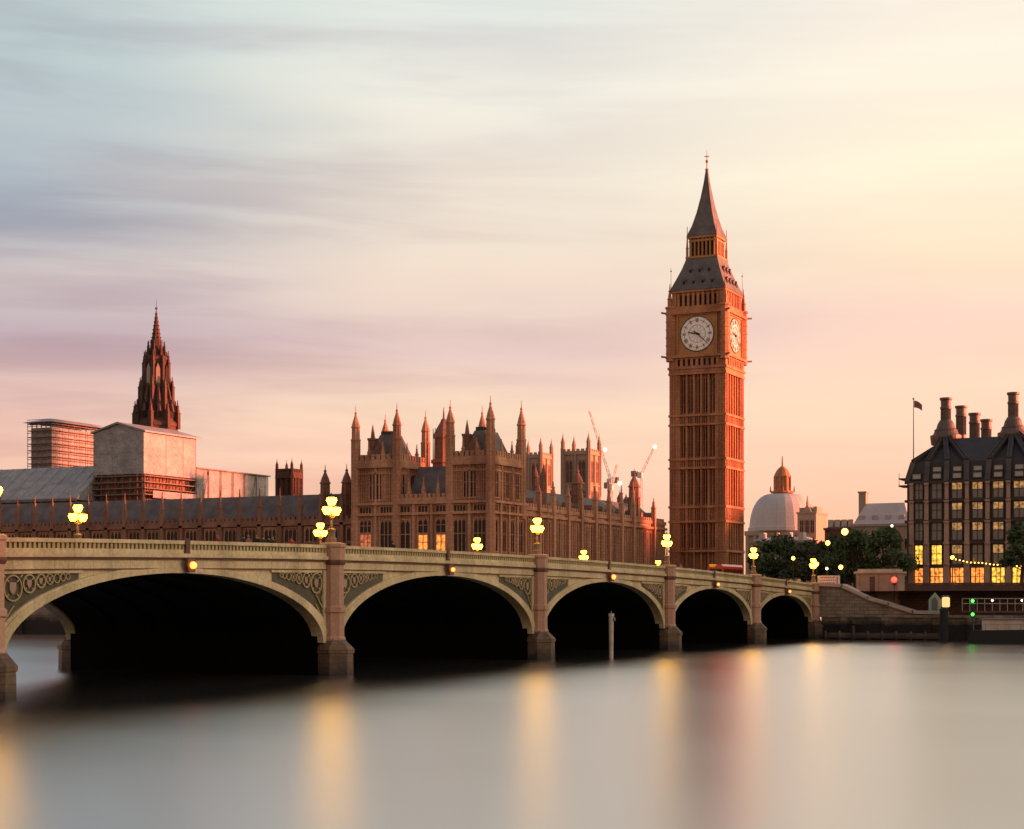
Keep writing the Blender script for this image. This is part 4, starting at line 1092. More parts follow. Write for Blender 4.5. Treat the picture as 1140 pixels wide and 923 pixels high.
# ------------------------------------------------------------------ domed hall, far offices
def build_hall():
    d = 520.0; s = d/F; p = at(871, HOR, d); zf = lambda y: EYE+(HOR-y)*s
    T = thing('domed_hall', (p.x, p.y, GZ), 'pale hall with a wide grey dome and a small golden lantern', 'hall')
    b = MB(); h = 34*s
    b.box(p.x-h*.9, p.x+h*.9, p.y-h*.9, p.y+h*.9, GZ-1, zf(597)); b.sq(p.x, p.y, [(h*.98, zf(597)+.01), (h*.98, zf(592))])
    for face in (east(p.x-h*.9, p.y-h*.9), north(p.x+h*.9, p.y-h*.9)): gothic(b, face, h*1.8, GZ, zf(597), 7, (), .9, .6, 0)
    b.build('wall', 'stone_pale', T)
    for face, fm in ((east, east(p.x-h*.9, p.y-h*.9)), (north, north(p.x+h*.9, p.y-h*.9))):
        for i in range(7): window(T, fm, face, h*1.8*(i+.5)/7, zf(630), 1.3, 5.0, 1, True, 'stone_pale', 'glass')
    b = MB(); prof = [(38*s, zf(592)+.02), (38*s, zf(588)), (36.8*s, zf(587))]
    for i in range(1, 11):
        t = math.pi/2*i/11; prof.append((36.3*s*math.cos(t*.76), zf(587)+(37*s)*math.sin(t)))
    b.ring(p.x, p.y, prof, 24, smooth=False)
    dm = b.build('dome', 'lead', T)
    for i in range(8):
        a = i*math.pi/4; g = MB(); c = (p.x+29.5*s*math.cos(a), p.y+29.5*s*math.sin(a)); g.ball((c[0], c[1], zf(568)), .75, 8, 5); g.build('dormer', 'slate', dm)
    b = MB(); b.ring(p.x, p.y, [(13*s, zf(549)), (13*s, zf(547)), (8.5*s, zf(546.5)), (8*s, zf(532)), (9.5*s, zf(531)), (9*s, zf(529)), (6.5*s, zf(524)), (4*s, zf(521)), (1*s, zf(519)), (.5*s, zf(508))], 12)
    for i in range(8):
        a = i*math.pi/4; b.tube((p.x+9*s*math.cos(a), p.y+9*s*math.sin(a), zf(547)), (p.x+9*s*math.cos(a), p.y+9*s*math.sin(a), zf(530)), .3, n=5)
    for i in range(4):
        a = R(20)+i*math.pi/2; b.tube((p.x+13*s*math.cos(a), p.y+13*s*math.sin(a), zf(548)), (p.x+13*s*math.cos(a), p.y+13*s*math.sin(a), zf(541)), .3, .08, n=5)
    b.build('cupola', 'stone_tower', T)
    # corner pavilion turret in front of the dome
    q = at(905, HOR, 490); s = 490/F; zf = lambda y: EYE+(HOR-y)*s
    U = thing('stone_turret_house', (q.x, q.y, GZ), 'pale stone gabled turret house right of the dome', 'building')
    b = MB(); b.box(q.x-11*s, q.x+10*s, q.y-6, q.y+6, GZ-1, zf(573)); b.box(q.x-12*s, q.x+11*s, q.y-6.3, q.y+6.3, zf(573)+.01, zf(571))
    b.box(q.x-10*s, q.x-5*s, q.y-5, q.y+1, zf(571)+.01, zf(566)); b.box(q.x+6*s, q.x+10*s, q.y-5, q.y+1, zf(571)+.01, zf(565))
    b.prism([(q.x-5*s, q.y-6.2, zf(571)+.02), (q.x+5*s, q.y-6.2, zf(571)+.02), (q.x, q.y-6.2, zf(562))], (0, 5, 0))
    b.tube((q.x, q.y-5.8, zf(563)), (q.x, q.y-5.8, zf(553)), .5, .06)
    b.build('wall', 'stone_pale', U)
    for i in range(3): window(U, east(q.x, q.y-6), east, (-6+6*i)*s, zf(594), 1.0, 3.6, 1, True, 'stone_pale', 'glass')
build_hall()
def plain_block(name, label, px0, px1, d, depth_m, ytop, mt, rmt, yroof=None, rows=3, cols=6, gl='glass', chimneys=()):
    a, c = at(px0, HOR, d), at(px1, HOR, d)
    Y = a.y; x0, x1 = rayY(px0, Y), rayY(px1, Y); z1 = zat(ytop, (x0+x1)/2, Y)
    T = thing(name, ((x0+x1)/2, Y, GZ), label, 'building')
    b = MB(); b.box(x0, x1, Y, Y+depth_m, GZ-1, z1); b.box(x0-.3, x1+.3, Y-.35, Y+depth_m+.3, z1+.01, z1+.6)
    b.build('wall', mt, T)
    for r in range(rows):
        for k in range(cols):
            window(T, east(x0, Y), east, (x1-x0)*(k+.5)/cols, GZ+2+(z1-GZ-3)*r/rows, min(1.6, (x1-x0)/cols*.55), min(2.4, (z1-GZ)/rows*.6), 1, False, mt, gl)
    if yroof:
        z2 = zat(yroof, (x0+x1)/2, Y+4); r = MB(); hip(r, x0+.3, x1-.3, Y+.4, Y+depth_m-.4, z1+.61, z2, 2.2, 4.0); ro = r.build('roof', rmt, T)
        for px in chimneys:
            cx = rayY(px, Y+5); ch = MB(); ch.box(cx-.9, cx+.9, Y+4, Y+6.5, z1, z2+2.6); ch.box(cx-1.1, cx+1.1, Y+3.8, Y+6.7, z2+2.61, z2+3); ch.build('chimney', mt, T)
        for k in range(4):
            dm = MB(); xx = x0+(x1-x0)*(k+.7)/4.5; dm.box(xx-.7, xx+.7, Y+1.2, Y+4, z1+.8, z1+2.8); dm.build('dormer', 'offwhite', ro)
    return T
plain_block('office_building', 'grey mansard roofed building above the trees beside the dark bronze block', 948, 1014, 420, 16, 586, 'stone_pale', 'lead', 560, 3, 8, chimneys=(961,))
plain_block('office_building', 'low brown roofline between the domed hall and the mansard building', 918, 952, 455, 14, 590, 'brown', 'slate', 581, 2, 5)
plain_block('office_building', 'pale stone base building glowing below the dome behind the trees', 836, 902, 470, 12, 604, 'stone_pale', 'lead', 598, 2, 8, 'lit_w')
# unseen rows along the embankment and street to the north: they throw the evening shade
def shade_block(x0, x1, y0, y1, z, label):
    T = thing('office_building', ((x0+x1)/2, (y0+y1)/2, GZ), label, 'building'); b = MB(); b.box(x0, x1, y0, y1, GZ-.5, z); b.build('wall', 'brown', T)
    r = MB(); hip(r, x0-.4, x1+.4, y0-.4, y1+.4, z+.01, z+6, 6, 6); r.build('roof', 'slate', T)
    for fl in range(4):
        for k in range(10): window(T, east(x0, y0), east, (x1-x0)*(k+.5)/10, GZ+3+fl*(z-GZ-3)/4, 1.6, 2.6, 1, False, 'brown', 'glass')
shade_block(8, 75, 300, 336, 46, 'unseen brown office row along the embankment, heightened to shade the palace')
shade_block(85, 190, 300, 336, 44, 'second unseen office row along the embankment, added to shade the bridge')
shade_block(200, 470, 300, 336, 60, 'long unseen office row far along the embankment, heightened to shade the bridge')
shade_block(480, 950, 300, 336, 72, 'tallest unseen office row, added at the far bend to shade the bridge')
shade_block(-76, -15, 385, 420, 26, 'unseen brown office block added behind the bronze building to shade the tower')

# ------------------------------------------------------------------ bronze roofed office block on the right
def build_bronze():
    Y = 312.0; X0 = rayY(1009, Y); bay = 3.62; nb = 13; X1 = X0+bay*nb; D = 48.0
    z = lambda py: zat(py, X0+8, Y)
    T = thing('bronze_office_block', ((X0+X1)/2, Y+D/2, GZ), 'dark bronze roofed office block with tall round chimneys and lit windows', 'office block')
    ze = z(537)
    b = MB(); b.box(X0, X1, Y+.6, Y+D, GZ-1, ze); b.build('wall', 'bronze', T)
    rows = [(628, 607), (601, 582), (577, 560), (554.5, 537.5)]
    p = MB(); 
    for i in range(nb+1):
        x = X0+bay*i+(.9 if i == 0 else 0); p = MB()
        zz_ = [GZ, z(627), z(604), z(580), z(557), ze]
        for k in range(5):
            w0 = .5-.045*k
            pm = MB()
            pm.box(x-w0, x+w0, Y-.25+.05*k, Y+.62, zz_[k]+.05, zz_[k+1]-.35)
            pm.ring(x, Y-.05, [(w0+.12, zz_[k+1]-.34), (w0+.12, zz_[k+1]+.04)], 10)
            p.v += []; o = len(p.v); p.v += pm.v; p.f += [tuple(j+o for j in f) for f in pm.f]; p.m += pm.m; p.sm += pm.sm
        p.build('stone_pier', 'pinkstone', T)
    fl = MB()
    for zz_ in (z(630.5), z(604), z(580), z(557), z(536)): fl.box(X0-.3, X1, Y-.12, Y+.59, zz_-.25, zz_+.22)
    fl.build('floor_bands', 'bronze', T)
    lit = {(0, 0): 'lit_y', (0, 1): 'lit_y', (0, 2): 'lit_w', (0, 4): 'lit_w', (1, 2): 'lit_w', (1, 3): 'lit_w', (1, 4): 'lit_w', (2, 2): 'lit_w', (2, 3): 'lit_w', (2, 4): 'lit_w', (2, 5): 'lit_w',
           (3, 2): 'lit_w', (3, 3): 'lit_w', (3, 4): 'lit_w', (3, 5): 'lit_w', (1, 7): 'lit_w', (2, 8): 'lit_w'}
    fm = east(X0, Y+.6)
    for r, (yb, yt) in enumerate(rows):
        for k in range(nb):
            window(T, fm, east, bay*(k+.5)+(.4 if k == 0 else 0), z(yb), 1.75 if k else 1.3, z(yt)-z(yb), 1, False, 'bronze', lit.get((r, k), 'cool'), True, .12)
    for k in range(nb): window(T, fm, east, bay*(k+.5), GZ+1.0, 2.2, 3.4, 2, False, 'bronze', 'lit_y' if k in (4, 5) else 'lit', True, .05)
    # roof: vertical attic wall then a steep slope
    r = MB(); zr, zk = z(513), z(483)
    prof = [(Y+.3, ze), (Y+1.3, zr), (Y+9.0, zk), (Y+D-9, zk), (Y+D-1.3, zr), (Y+D-.3, ze)]
    r.add([(X0-.2, prof[0][0], ze+.25), (X1, prof[0][0], ze+.25), (X1, prof[5][0], ze+.25), (X0-.2, prof[5][0], ze+.25),
           (X0+1.0, prof[1][0], zr), (X1-1, prof[1][0], zr), (X1-1, prof[4][0], zr), (X0+1.0, prof[4][0], zr),
           (X0+6.4, prof[2][0], zk), (X1-6.4, prof[2][0], zk), (X1-6.4, prof[3][0], zk), (X0+6.4, prof[3][0], zk)],
          [(3, 2, 1, 0), (0, 1, 5, 4), (1, 2, 6, 5), (2, 3, 7, 6), (3, 0, 4, 7), (4, 5, 9, 8), (5, 6, 10, 9), (6, 7, 11, 10), (7, 4, 8, 11), (8, 9, 10, 11)])
    ro = r.build('roof', 'bronze', T)
    for k in range(nb):
        for ya, yb in ((532, 526.5), (524, 519)):
            zm = z(ya); t = (zm-ze)/(zr-ze); fm2 = east(X0, Y+.3+t*1.0)
            if k == 0 and ya < 530: continue
            window(T, fm2, east, bay*(k+.5), zm, 1.5, z(yb)-zm, 0, False, 'bronze', 'attic', False, .12)
    # raised air ducts fanning from each pier up to the chimneys
    ch = [(rayY(1053, Y+11), Y+11, 443, 1.0), (rayY(1128, Y+11), Y+11, 437, 1.0)]
    bays_c = (1.75, 5.6)
    chim = []
    for px, py, yy in ((1053, 443, Y+10.5), (1128, 437, Y+10.5), (1070, 452, Y+24), (1085, 460, Y+37), (1098, 467, Y+48)):
        x = rayY(px, yy); chim.append((x, yy, py))
    dct = []
    for i in range(nb+1):
        x = X0+bay*i; c = chim[0] if i < 3.5 else (chim[1] if i < 8 else (X0+bay*9.6, Y+10.5, 0))
        du = MB()
        p0, p1 = Vector((x, Y+.05, ze+.3)), Vector((x+(c[0]-x)*.05, Y+1.15, zr+.1)); p2 = Vector((x+(c[0]-x)*.86, Y+8.6, zk+.35))
        n1 = Vector((0, -1, .12)); n2 = Vector((0, -(zk-zr), 7.7)).normalized()
        if i == 0: p0 = Vector((X0+.1, Y+.2, ze+.3)); p1 = Vector((X0+1.0, Y+1.2, zr)); p2 = Vector((X0+6.6, Y+9.0, zk+.1))
        du.bar(p0, p1, .95, n1, .5); du.bar(p1, p2, .95, n2, .6); [du.bar(p1+Vector((q_, -.12, .1)), p2+Vector((q_, -.12, .1)), .12, n2, .8) for q_ in (-.3, .3)]; du.build('air_duct', 'duct', ro)
    for x, y, py in chim:
        zt = zat(py, x, y); zb_ = zk-1; w = 5.0*dep(x, y)/F*1.0
        k = dep(x, y)/F; big = py < 450
        cb = MB()
        if big: cb.ring(x, y, [(16*k, zb_), (17*k, zk+.3), (17*k, zk+.7), (14*k, zk+.9), (12.5*k, zk+1.5), (12.8*k, zk+1.7), (10.5*k, zk+2.0), (9*k, zk+2.9), (6.5*k, zk+3.6)], 24)
        cb.ring(x, y, [(5.2*k, zk-1), (5.2*k, zt-2.2), (6.3*k, zt-2.1), (6.3*k, zt-1.7), (5.4*k, zt-1.6), (5.6*k, zt-.5), (6.8*k, zt-.4), (6.8*k, zt), (5.2*k, zt+.01), (5.0*k, zt-1.0)], 20)
        for i in range(20):
            a = 2*math.pi*i/20; cb.tube((x+5.3*k*math.cos(a), y+5.3*k*math.sin(a), zk+2), (x+5.3*k*math.cos(a), y+5.3*k*math.sin(a), zt-2.2), .09, n=4)
        cb.build('chimney', 'bronze_pale', T)
    # side balconies on the corner
    b = MB()
    for yy in (539, 531): b.box(X0-1.6, X0-.22, Y+.7, Y+5, z(yy)-.15, z(yy)+.1); b.tube((X0-1.5, Y+.8, z(yy)), (X0-1.5, Y+.8, z(yy)+1), .05)
    b.build('balcony', 'bronze', T)
    # canopy lights strung along the first floor
    fx, fy = rayY(1017, Y+8), Y+8
    fp = thing('flagpole', (fx, fy, ze), 'thin flagpole with a small limp flag on the bronze block corner', 'flagpole')
    b = MB(); b.tube((fx, fy, ze-1), (fx, fy, zat(444, fx, fy)), .13, .07); b.ball((fx, fy, zat(444, fx, fy)), .2); b.build('pole', 'grey', fp)
    zt = zat(446, fx, fy); b = MB(); n = 8; vs = []; fs = []
    for i in range(n+1):
        t = i/n; x = fx+.1+t*1.5; yy = fy+.18*math.sin(t*6); dz = -.9*t*t
        vs += [(x, yy, zt+dz), (x, yy, zt-1.3+dz*.8), (x, yy+.02, zt+dz), (x, yy+.02, zt-1.3+dz*.8)]
    for i in range(n): o = i*4; fs += [(o, o+1, o+5, o+4), (o+2, o+6, o+7, o+3), (o, o+4, o+6, o+2), (o+1, o+3, o+7, o+5)]
    b.add(vs, fs); b.build('flag', coat_mat((.35, .12, .12)), fp)
    # string of warm bulbs from a lamp standard
    xa = rayY(1060, Y-9); xb = rayY(1145, Y-9)
    lt = thing('festoon_lights', ((xa+xb)/2, Y-9, GZ), 'string of warm bulbs sagging in front of the bronze block', 'festoon lights')
    b = MB(); zq = zat(620, xa, Y-9); zr_ = zat(630, xb, Y-9)
    pts = [(xa+(xb-xa)*i/20, Y-9, zq+(zr_-zq)*(i/20)**.5+.06*math.sin(i)) for i in range(21)]
    for a, c in zip(pts[:-1], pts[1:]): b.tube(a, c, .03, n=4)
    for x in (xa, xb, (xa+xb)/2): b.tube((x, Y-9, GZ), (x, Y-9, zq+.1), .06)
    b.build('cable', 'black', lt)
    for i, q in enumerate(pts): g = MB(); g.ball((q[0], q[1], q[2]-.12), .3 if i == 0 else .11, 8, 5); g.build('bulb', 'street', lt)
build_bronze()

# ------------------------------------------------------------------ embankment
def build_embankment():
    k = lambda px: rayY(px, YA)
    z = lambda py, px: zat(py, k(px), YA)
    XS = XF+1.5
    # river wall
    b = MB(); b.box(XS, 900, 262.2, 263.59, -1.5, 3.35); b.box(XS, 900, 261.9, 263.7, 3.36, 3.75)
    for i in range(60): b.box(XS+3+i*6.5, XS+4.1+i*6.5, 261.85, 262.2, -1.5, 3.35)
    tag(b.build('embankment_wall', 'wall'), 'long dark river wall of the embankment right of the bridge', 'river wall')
    # stair wall: coping steps down from the bridge
    prof = [(906, 651.5), (938, 653), (966.5, 667), (989.5, 673.5), (1016.5, 682.5), (1052, 683.5)]
    st = thing('stone_stair', (XS+8, YA+2, 3.5), 'granite stair wall with a coping stepping down from the bridge', 'stair')
    pts = [(k(px), z(py, px)) for px, py in prof]
    b = MB(); b.prism([(x, 263.0, zz_) for x, zz_ in pts]+[(pts[-1][0], 263.0, 3.4), (pts[0][0], 263.0, 3.4)], (0, 4.0, 0))
    for i in range(1, 9):                               # courses of masonry
        zz_ = 3.4+i*.5
        xm = pts[-1][0]
        for (xa, za), (xb, zb) in zip(pts[:-1], pts[1:]):
            if min(za, zb) <= zz_+.15 <= max(za, zb)+.01: xm = xa+(xb-xa)*(za-zz_-.15)/max(za-zb, .001); break
        if zz_ < pts[0][1]-.4: b.box(pts[0][0]+.1, xm-.4, 262.96, 263.0, zz_, zz_+.44)
    b.build('wall', 'wall', st)
    b = MB()
    for (xa, za), (xb, zb) in zip(pts[:-1], pts[1:]): b.bar((xa-.1, 263.9, za+.15), (xb+.1, 263.9, zb+.15), .5, (0, 1, 0), 3.2)
    b.build('coping', 'coping', st)
    b = MB()
    for i in range(14):
        x = pts[1][0]+i*.9; b.box(x, x+.9, 265, 268.5, 3.4, max(3.6, pts[1][1]-.9-i*.33))
    b.build('steps', 'coping', st)
    # upper road wall behind
    x1 = 60.0; Y2 = 272.0; xa = rayY(972, Y2)
    b = MB(); b.box(xa, x1, Y2, Y2+.8, 3.4, 7.2); b.box(xa, x1, Y2-.2, Y2+1, 7.21, 7.55)
    for i in range(24): b.box(xa+i*3, xa+i*3+.5, Y2-.15, Y2, 3.4, 7.2)
    tag(b.build('retaining_wall', 'brown'), 'brown stone retaining wall below the bronze block', 'wall')
    b = MB(); b.box(XS+19, 300, 263.7, Y2-.01, 3.3, 3.72); tag(b.build('promenade', 'land'), 'low paved river walk', 'path', kind='structure')
    # parapet of upper road
    Y3 = 292; xa = rayY(1004, Y3)
    b = MB(); b.box(xa, 40, Y3, Y3+.5, GZ-.2, zat(651, xa, Y3)); b.box(xa, 40, Y3-.1, Y3+.6, zat(651, xa, Y3)+.01, zat(649, xa, Y3))
    tag(b.build('garden_wall', 'brown'), 'low brown parapet wall at the foot of the lit arcade', 'wall')
    # stone kiosk on the stair head
    Yk = 270.0; x0, x1 = rayY(953, Yk), rayY(1000, Yk)
    kk = thing('stone_kiosk', ((x0+x1)/2, Yk+2.5, GZ), 'flat roofed pale stone kiosk at the head of the stair', 'kiosk')
    b = MB(); zt = zat(638.5, x0, Yk); zb = zat(676, x0, Yk)
    b.box(x0, x1-.1, Yk, Yk+5, 3.5, zt)
    for x in (x0+.1, (x0+x1)/2-.3, x1-.75): b.box(x, x+.5, Yk-.12, Yk, 3.5, zt)
    b.build('wall', 'pinkstone', kk)
    b = MB(); b.box(x0-.3, x1+.15, Yk-.4, Yk+5.3, zt+.01, zt+.3); b.box(x0+.2, x1-.4, Yk+.2, Yk+4.8, zt+.31, zt+.7); b.build('roof', 'coping', kk)
    b = MB(); b.box(x0+2.2, x0+3.4, Yk-.05, Yk-.002, GZ-.5, zt-.5); b.build('door', 'brown', kk)
    # red signals beside the kiosk
    for px, py, r, lab in ((995.5, 645.5, .46, 'red traffic signal against the right end of the kiosk'), (1003, 643.5, .17, 'smaller red traffic signal right of the kiosk')):
        q = at(px, py, 267 if r > .3 else 300); t = thing('traffic_signal', (q.x, q.y, GZ), lab, 'traffic signal')
        b = MB(); b.tube((q.x, q.y+.1, 3.4), (q.x, q.y+.1, q.z+.6), .07); b.box(q.x-.25, q.x+.25, q.y+.02, q.y+.3, q.z-.9, q.z+.5); b.build('post', 'black', t)
        b = MB(); b.ball((q.x, q.y-.1, q.z), r); b.build('lens', 'red_light', t)
    # hoarding at the bridge end
    q = at(922.5, 652.5, 268); t = thing('hoarding', (q.x, q.y, GZ), 'white hoarding panel with red lines of writing at the bridge end', 'sign')
    h = 1.75; w = 3.55
    b = MB(); b.box(q.x-w/2, q.x+w/2, q.y, q.y+.12, q.z-.1, q.z+h-.1)
    for xx in (-w/2+.2, w/2-.2): b.box(q.x+xx-.06, q.x+xx+.06, q.y+.13, q.y+.25, GZ-.4, q.z+h-.1)
    b.build('panel', 'white', t)
    random.seed(3); b = MB()
    for row in range(3):
        x = q.x-w/2+.35
        while x < q.x+w/2-.75:
            l = random.uniform(.12, .35); b.box(x, x+l, q.y-.02, q.y-.003, q.z+h-.5-row*.42, q.z+h-.32-row*.42+.04*(row == 0)); x += l+.1
    b.box(q.x+w/2-.5, q.x+w/2-.32, q.y-.02, q.y-.003, q.z+.35, q.z+h-.3); b.build('lettering', 'redtext', t)
    # pier entrance: gabled sign board, glowing lamp box, mooring post, railings
    q = at(1040.5, 682.5, 258); t = thing('pier_sign', (q.x, q.y, q.z), 'pale green pointed sign board beside the glowing lamp box', 'sign')
    b = MB(); s = 258/F; b.prism([(q.x+u*s/C, q.y, q.z+v*s) for u, v in ((-6, 0), (6, 0), (6, 15), (0, 23), (-6, 15))], (0, .3, 0)); b.build('panel', 'greenwhite', t)
    b = MB(); b.prism([(q.x+u*s/C, q.y-.05, q.z+v*s) for u, v in ((-3, 3), (3, 3), (3, 14), (0, 18), (-3, 14))], (0, .045, 0)); b.build('inset', 'cool', t)
    q = at(1053, 670.5, 257); t = thing('lamp_box', (q.x, q.y, q.z-1), 'glowing cream lamp box above the mooring post', 'lamp')
    b = MB(); b.ring(q.x, q.y, [(.4, q.z-.75), (.58, q.z-.65), (.58, q.z+.65), (.35, q.z+.8)], 10); b.build('lens', emit('lamp box glass', (1, .62, .22), .4), t)
    b = MB(); b.tube((q.x, q.y, 3.6), (q.x, q.y, q.z-.8), .12); b.ring(q.x, q.y, [(.8, q.z+.86), (.3, q.z+1.1)], 10); b.build('post', 'black', t)
    q = at(1051, 712, 252); t = thing('mooring_post', (q.x, q.y, 0), 'thick black mooring post standing in the river by the pier', 'post')
    b = MB(); b.ring(q.x, q.y, [(.62, -1.5), (.62, 4.4), (.7, 4.45), (.7, 4.7), (.2, 5.0)], 12); b.build('shaft', 'hull', t)
    q = at(1083, 675, 250)
    t = thing('pier_signal', (q.x, q.y, 2.5), 'green pier signal with two glowing lamps one above the other', 'signal')
    b = MB(); b.tube((q.x, q.y+.2, 1.8), (q.x, q.y+.2, q.z+1.2), .09); b.box(q.x-.3, q.x+.3, q.y+.05, q.y+.3, q.z-1.8, q.z+.6); b.build('post', 'black', t)
    for py in (669, 684): e = at(1083, py, 250); b = MB(); b.ball((e.x, e.y-.15, e.z), .23); b.build('lens', 'green_light', t)
    # gangway with white rail
    xa, xb = rayY(1072, 255), rayY(1165, 255)
    t = thing('gangway', ((xa+xb)/2, 255, 2.2), 'pier gangway with a pale handrail right of the green signal', 'gangway')
    b = MB(); b.box(xa, xb, 254.4, 256.8, zat(681, xa, 255)-.12, zat(681, xa, 255)+.1); b.build('deck', 'brown', t)
    b = MB()
    for yy, py in ((254.5, 666.5), (254.5, 672)): b.tube((xa, yy, zat(py, xa, yy)), (xb, yy, zat(py, xa, yy)), .06)
    for i in range(12): x = xa+(xb-xa)*i/11; b.tube((x, 254.5, zat(681, xa, 255)), (x, 254.5, zat(666.5, xa, 255)), .05)
    b.build('handrail', 'offwhite', t)
    for px in (1105, 1138): e = at(px, 668.5, 254); b = MB(); b.ball((e.x, e.y-.2, e.z), .16); b.build('lamp', 'white_light', t)
    # pontoon
    xa, xb = rayY(1084, 244), rayY(1190, 244)
    t = thing('landing_pontoon', ((xa+xb)/2, 247, 0), 'moored pontoon with a black hull and weathered cream panels', 'pontoon')
    b = MB(); b.prism([(xa-.6, 244, -.8), (xb, 244, -.8), (xb, 244, zat(700.5, xb, 244)), (xa-.2, 244, zat(702, xa, 244)), (xa-.9, 244, .6)], (0, 6.5, 0)); b.build('hull', 'hull', t)
    b = MB(); zb = zat(702, xa, 244)+.02; zt = zat(690, xa+4, 244); b.box(xa+.9, xb-.2, 245.2, 249.3, zb, zt)
    for i in range(8): b.box(xa+1.0+i*1.9, xa+1.1+i*1.9, 245.1, 245.2, zb, zt)
    b.build('deckhouse', 'deckhouse', t)
    b = MB(); b.box(xa+.6, xb, 244.9, 249.6, zt+.01, zt+.18); b.build('roof', 'grey', t)
    b = MB()
    for i in range(10): x = xa+i*1.6; b.tube((x, 244.1, zb-.1), (x, 244.1, zb+.9), .035)
    b.tube((xa, 244.1, zb+.9), (xb, 244.1, zb+.9), .035); b.build('handrail', 'grey', t)
    # low landing stage under the stair
    q0, q1 = rayY(918, 258), rayY(1046, 258)
    t = thing('landing_stage', ((q0+q1)/2, 258, 1.5), 'dark timber landing stage along the foot of the stair wall', 'landing stage')
    b = MB(); b.box(q0, q1, 258.5, 261.8, .7, 1.0)
    for i in range(9): x = q0+(q1-q0)*i/8; b.tube((x, 258.4, -1), (x, 258.4, 1.3), .2)
    b.box(q0, q1, 258.4, 258.49, .2, 1.05); b.build('deck', 'granite_wet', t)
    for px, lab in ((935, 'small dark buoy shaped bollard on the landing stage'),):
        e = at(px, 688, 256); bo = thing('bollard', (e.x, 260, 1.0), lab, 'bollard'); b = MB(); b.ring(e.x, 260, [(.35, 1.0), (.3, 2.2), (.5, 2.4), (.5, 3.0), (.2, 3.2)], 10); b.build('shaft', 'black', bo)
build_embankment()

# river marker post in front of the third arch
q = at(680.5, 733, EYE/((733-HOR)/F)); mp_ = thing('marker_post', (q.x, q.y, 0), 'slim pale marker post standing in the river before an arch', 'post')
b = MB(); zt = zat(683, q.x, q.y); b.ring(q.x, q.y, [(.22, -1.5), (.22, .5), (.25, zt-.35), (.3, zt-.3), (.3, zt)], 10); b.build('shaft', 'offwhite', mp_)
b = MB(); b.box(q.x+.1, q.x+.42, q.y-.12, q.y+.12, zt-.75, zt-.42); b.tube((q.x, q.y, zt), (q.x, q.y, zt+.25), .06); b.build('bracket', 'grey', mp_)

# ------------------------------------------------------------------ trees
def tree(px, py_top, d, wpx, label, seed, mt='leaf', zb=GZ, n=3600, low=.12):
    random.seed(seed)
    q = at(px, HOR, d); H = EYE+(HOR-py_top)*d/F-zb; W = wpx*d/F/2
    T = thing('tree', (q.x, q.y, zb), label, 'tree', 'trees on the far bank')
    b = MB(); base = Vector((q.x, q.y, zb-.3)); mid = Vector((q.x+.3, q.y, zb+H*.4))
    b.tube(base, mid, .42, .26, 8)
    clumps = []
    for i in range(26):
        a = random.uniform(0, 6.28); rr = random.uniform(.2, .95)*W; hz = random.uniform(low+.1, .86)
        sh = math.sin(min(1, (1-hz)*1.7)*math.pi/2)
        c = Vector((q.x+rr*sh*math.cos(a), q.y+rr*sh*math.sin(a), zb+H*hz)); clumps.append((c, random.uniform(.17, .34)*W))
        b.tube(mid.lerp(base, random.uniform(0, .35)), c, .12, .04, 5)
    b.build('trunk', 'bark', T)
    c = MB()
    for i in range(n):
        cc, cr = random.choice(clumps)
        v = Vector((random.gauss(0, 1), random.gauss(0, 1), random.gauss(0, .8))); v = v.normalized()*cr*random.random()**.4
        p = cc+v; s = random.uniform(.22, .5)
        u = Vector((random.gauss(0, 1), random.gauss(0, 1), random.gauss(0, 1))).normalized(); w = u.orthogonal().normalized()
        c.add([p-u*s, p+w*s*.6, p+u*s, p-w*s*.6], [(0, 1, 2, 3)])
    c.build('crown', mt, T)
tree(868, 592, 330, 70, 'bushy dark tree just right of the clock tower foot', 1)
tree(895, 596, 318, 60, 'smaller olive tree below the domed hall', 2, 'leaf2')
tree(918, 594, 340, 60, 'tree behind the street lamps left of the tall dark pair', 3)
tree(952, 587, 312, 74, 'broad dark tree below the low brown roofline', 4)
tree(984, 582, 308, 70, 'tall dark tree touching the bronze block left corner', 5)
tree(1137, 572, 284, 46, 'dark tree cutting across the right edge of the bronze block', 6, n=1900)
tree(842, 612, 345, 26, 'low olive shrub tree against the clock tower right edge', 7, 'leaf2', n=900)

# ------------------------------------------------------------------ street lamps on the far bank
def street_lamp(px, py, d, r, label, mt='street'):
    q = at(px, py, d); t = thing('street_lamp', (q.x, q.y, GZ), label, 'street lamp', 'street lamps on the far bank')
    b = MB(); b.tube((q.x, q.y, GZ-.3), (q.x, q.y, q.z-r), .09, .06); b.ring(q.x, q.y, [(.22, GZ-.3), (.22, GZ+.6), (.1, GZ+.8)], 8); b.build('post', 'black', t)
    b = MB(); b.ball(q, r); b.build('globe', mt, t)
    b = MB(); b.ring(q.x, q.y, [(r*.6, q.z+r*.95), (r*.3, q.z+r*1.35), (.03, q.z+r*1.8)], 8); b.build('cap', 'black', t)
for a in ((883, 621.5, 290, .32, 'small orange street lamp low in the trees below the dome'), (909, 628, 282, .36, 'second warm lamp just right of the bridge end lantern'), (921.5, 604.5, 290, .4, 'orange street lamp high in front of the trees, above the white hoarding'),
          (940.5, 592, 300, .6, 'biggest soft yellow street lamp against the rooftops left of the dark trees'), (936, 631.5, 276, .36, 'pale orange street lamp right above the hoarding edge'), (1060.5, 620.5, 300, .3, 'warm street lamp where the festoon lights begin')):
    street_lamp(*a)
street_lamp(993, 585.5, 300, .22, 'tiny white street lamp among the leaves by the bronze block', 'white_light')
street_lamp(920.5, 633, 272, .22, 'dim white lamp just above the hoarding', 'white_light')

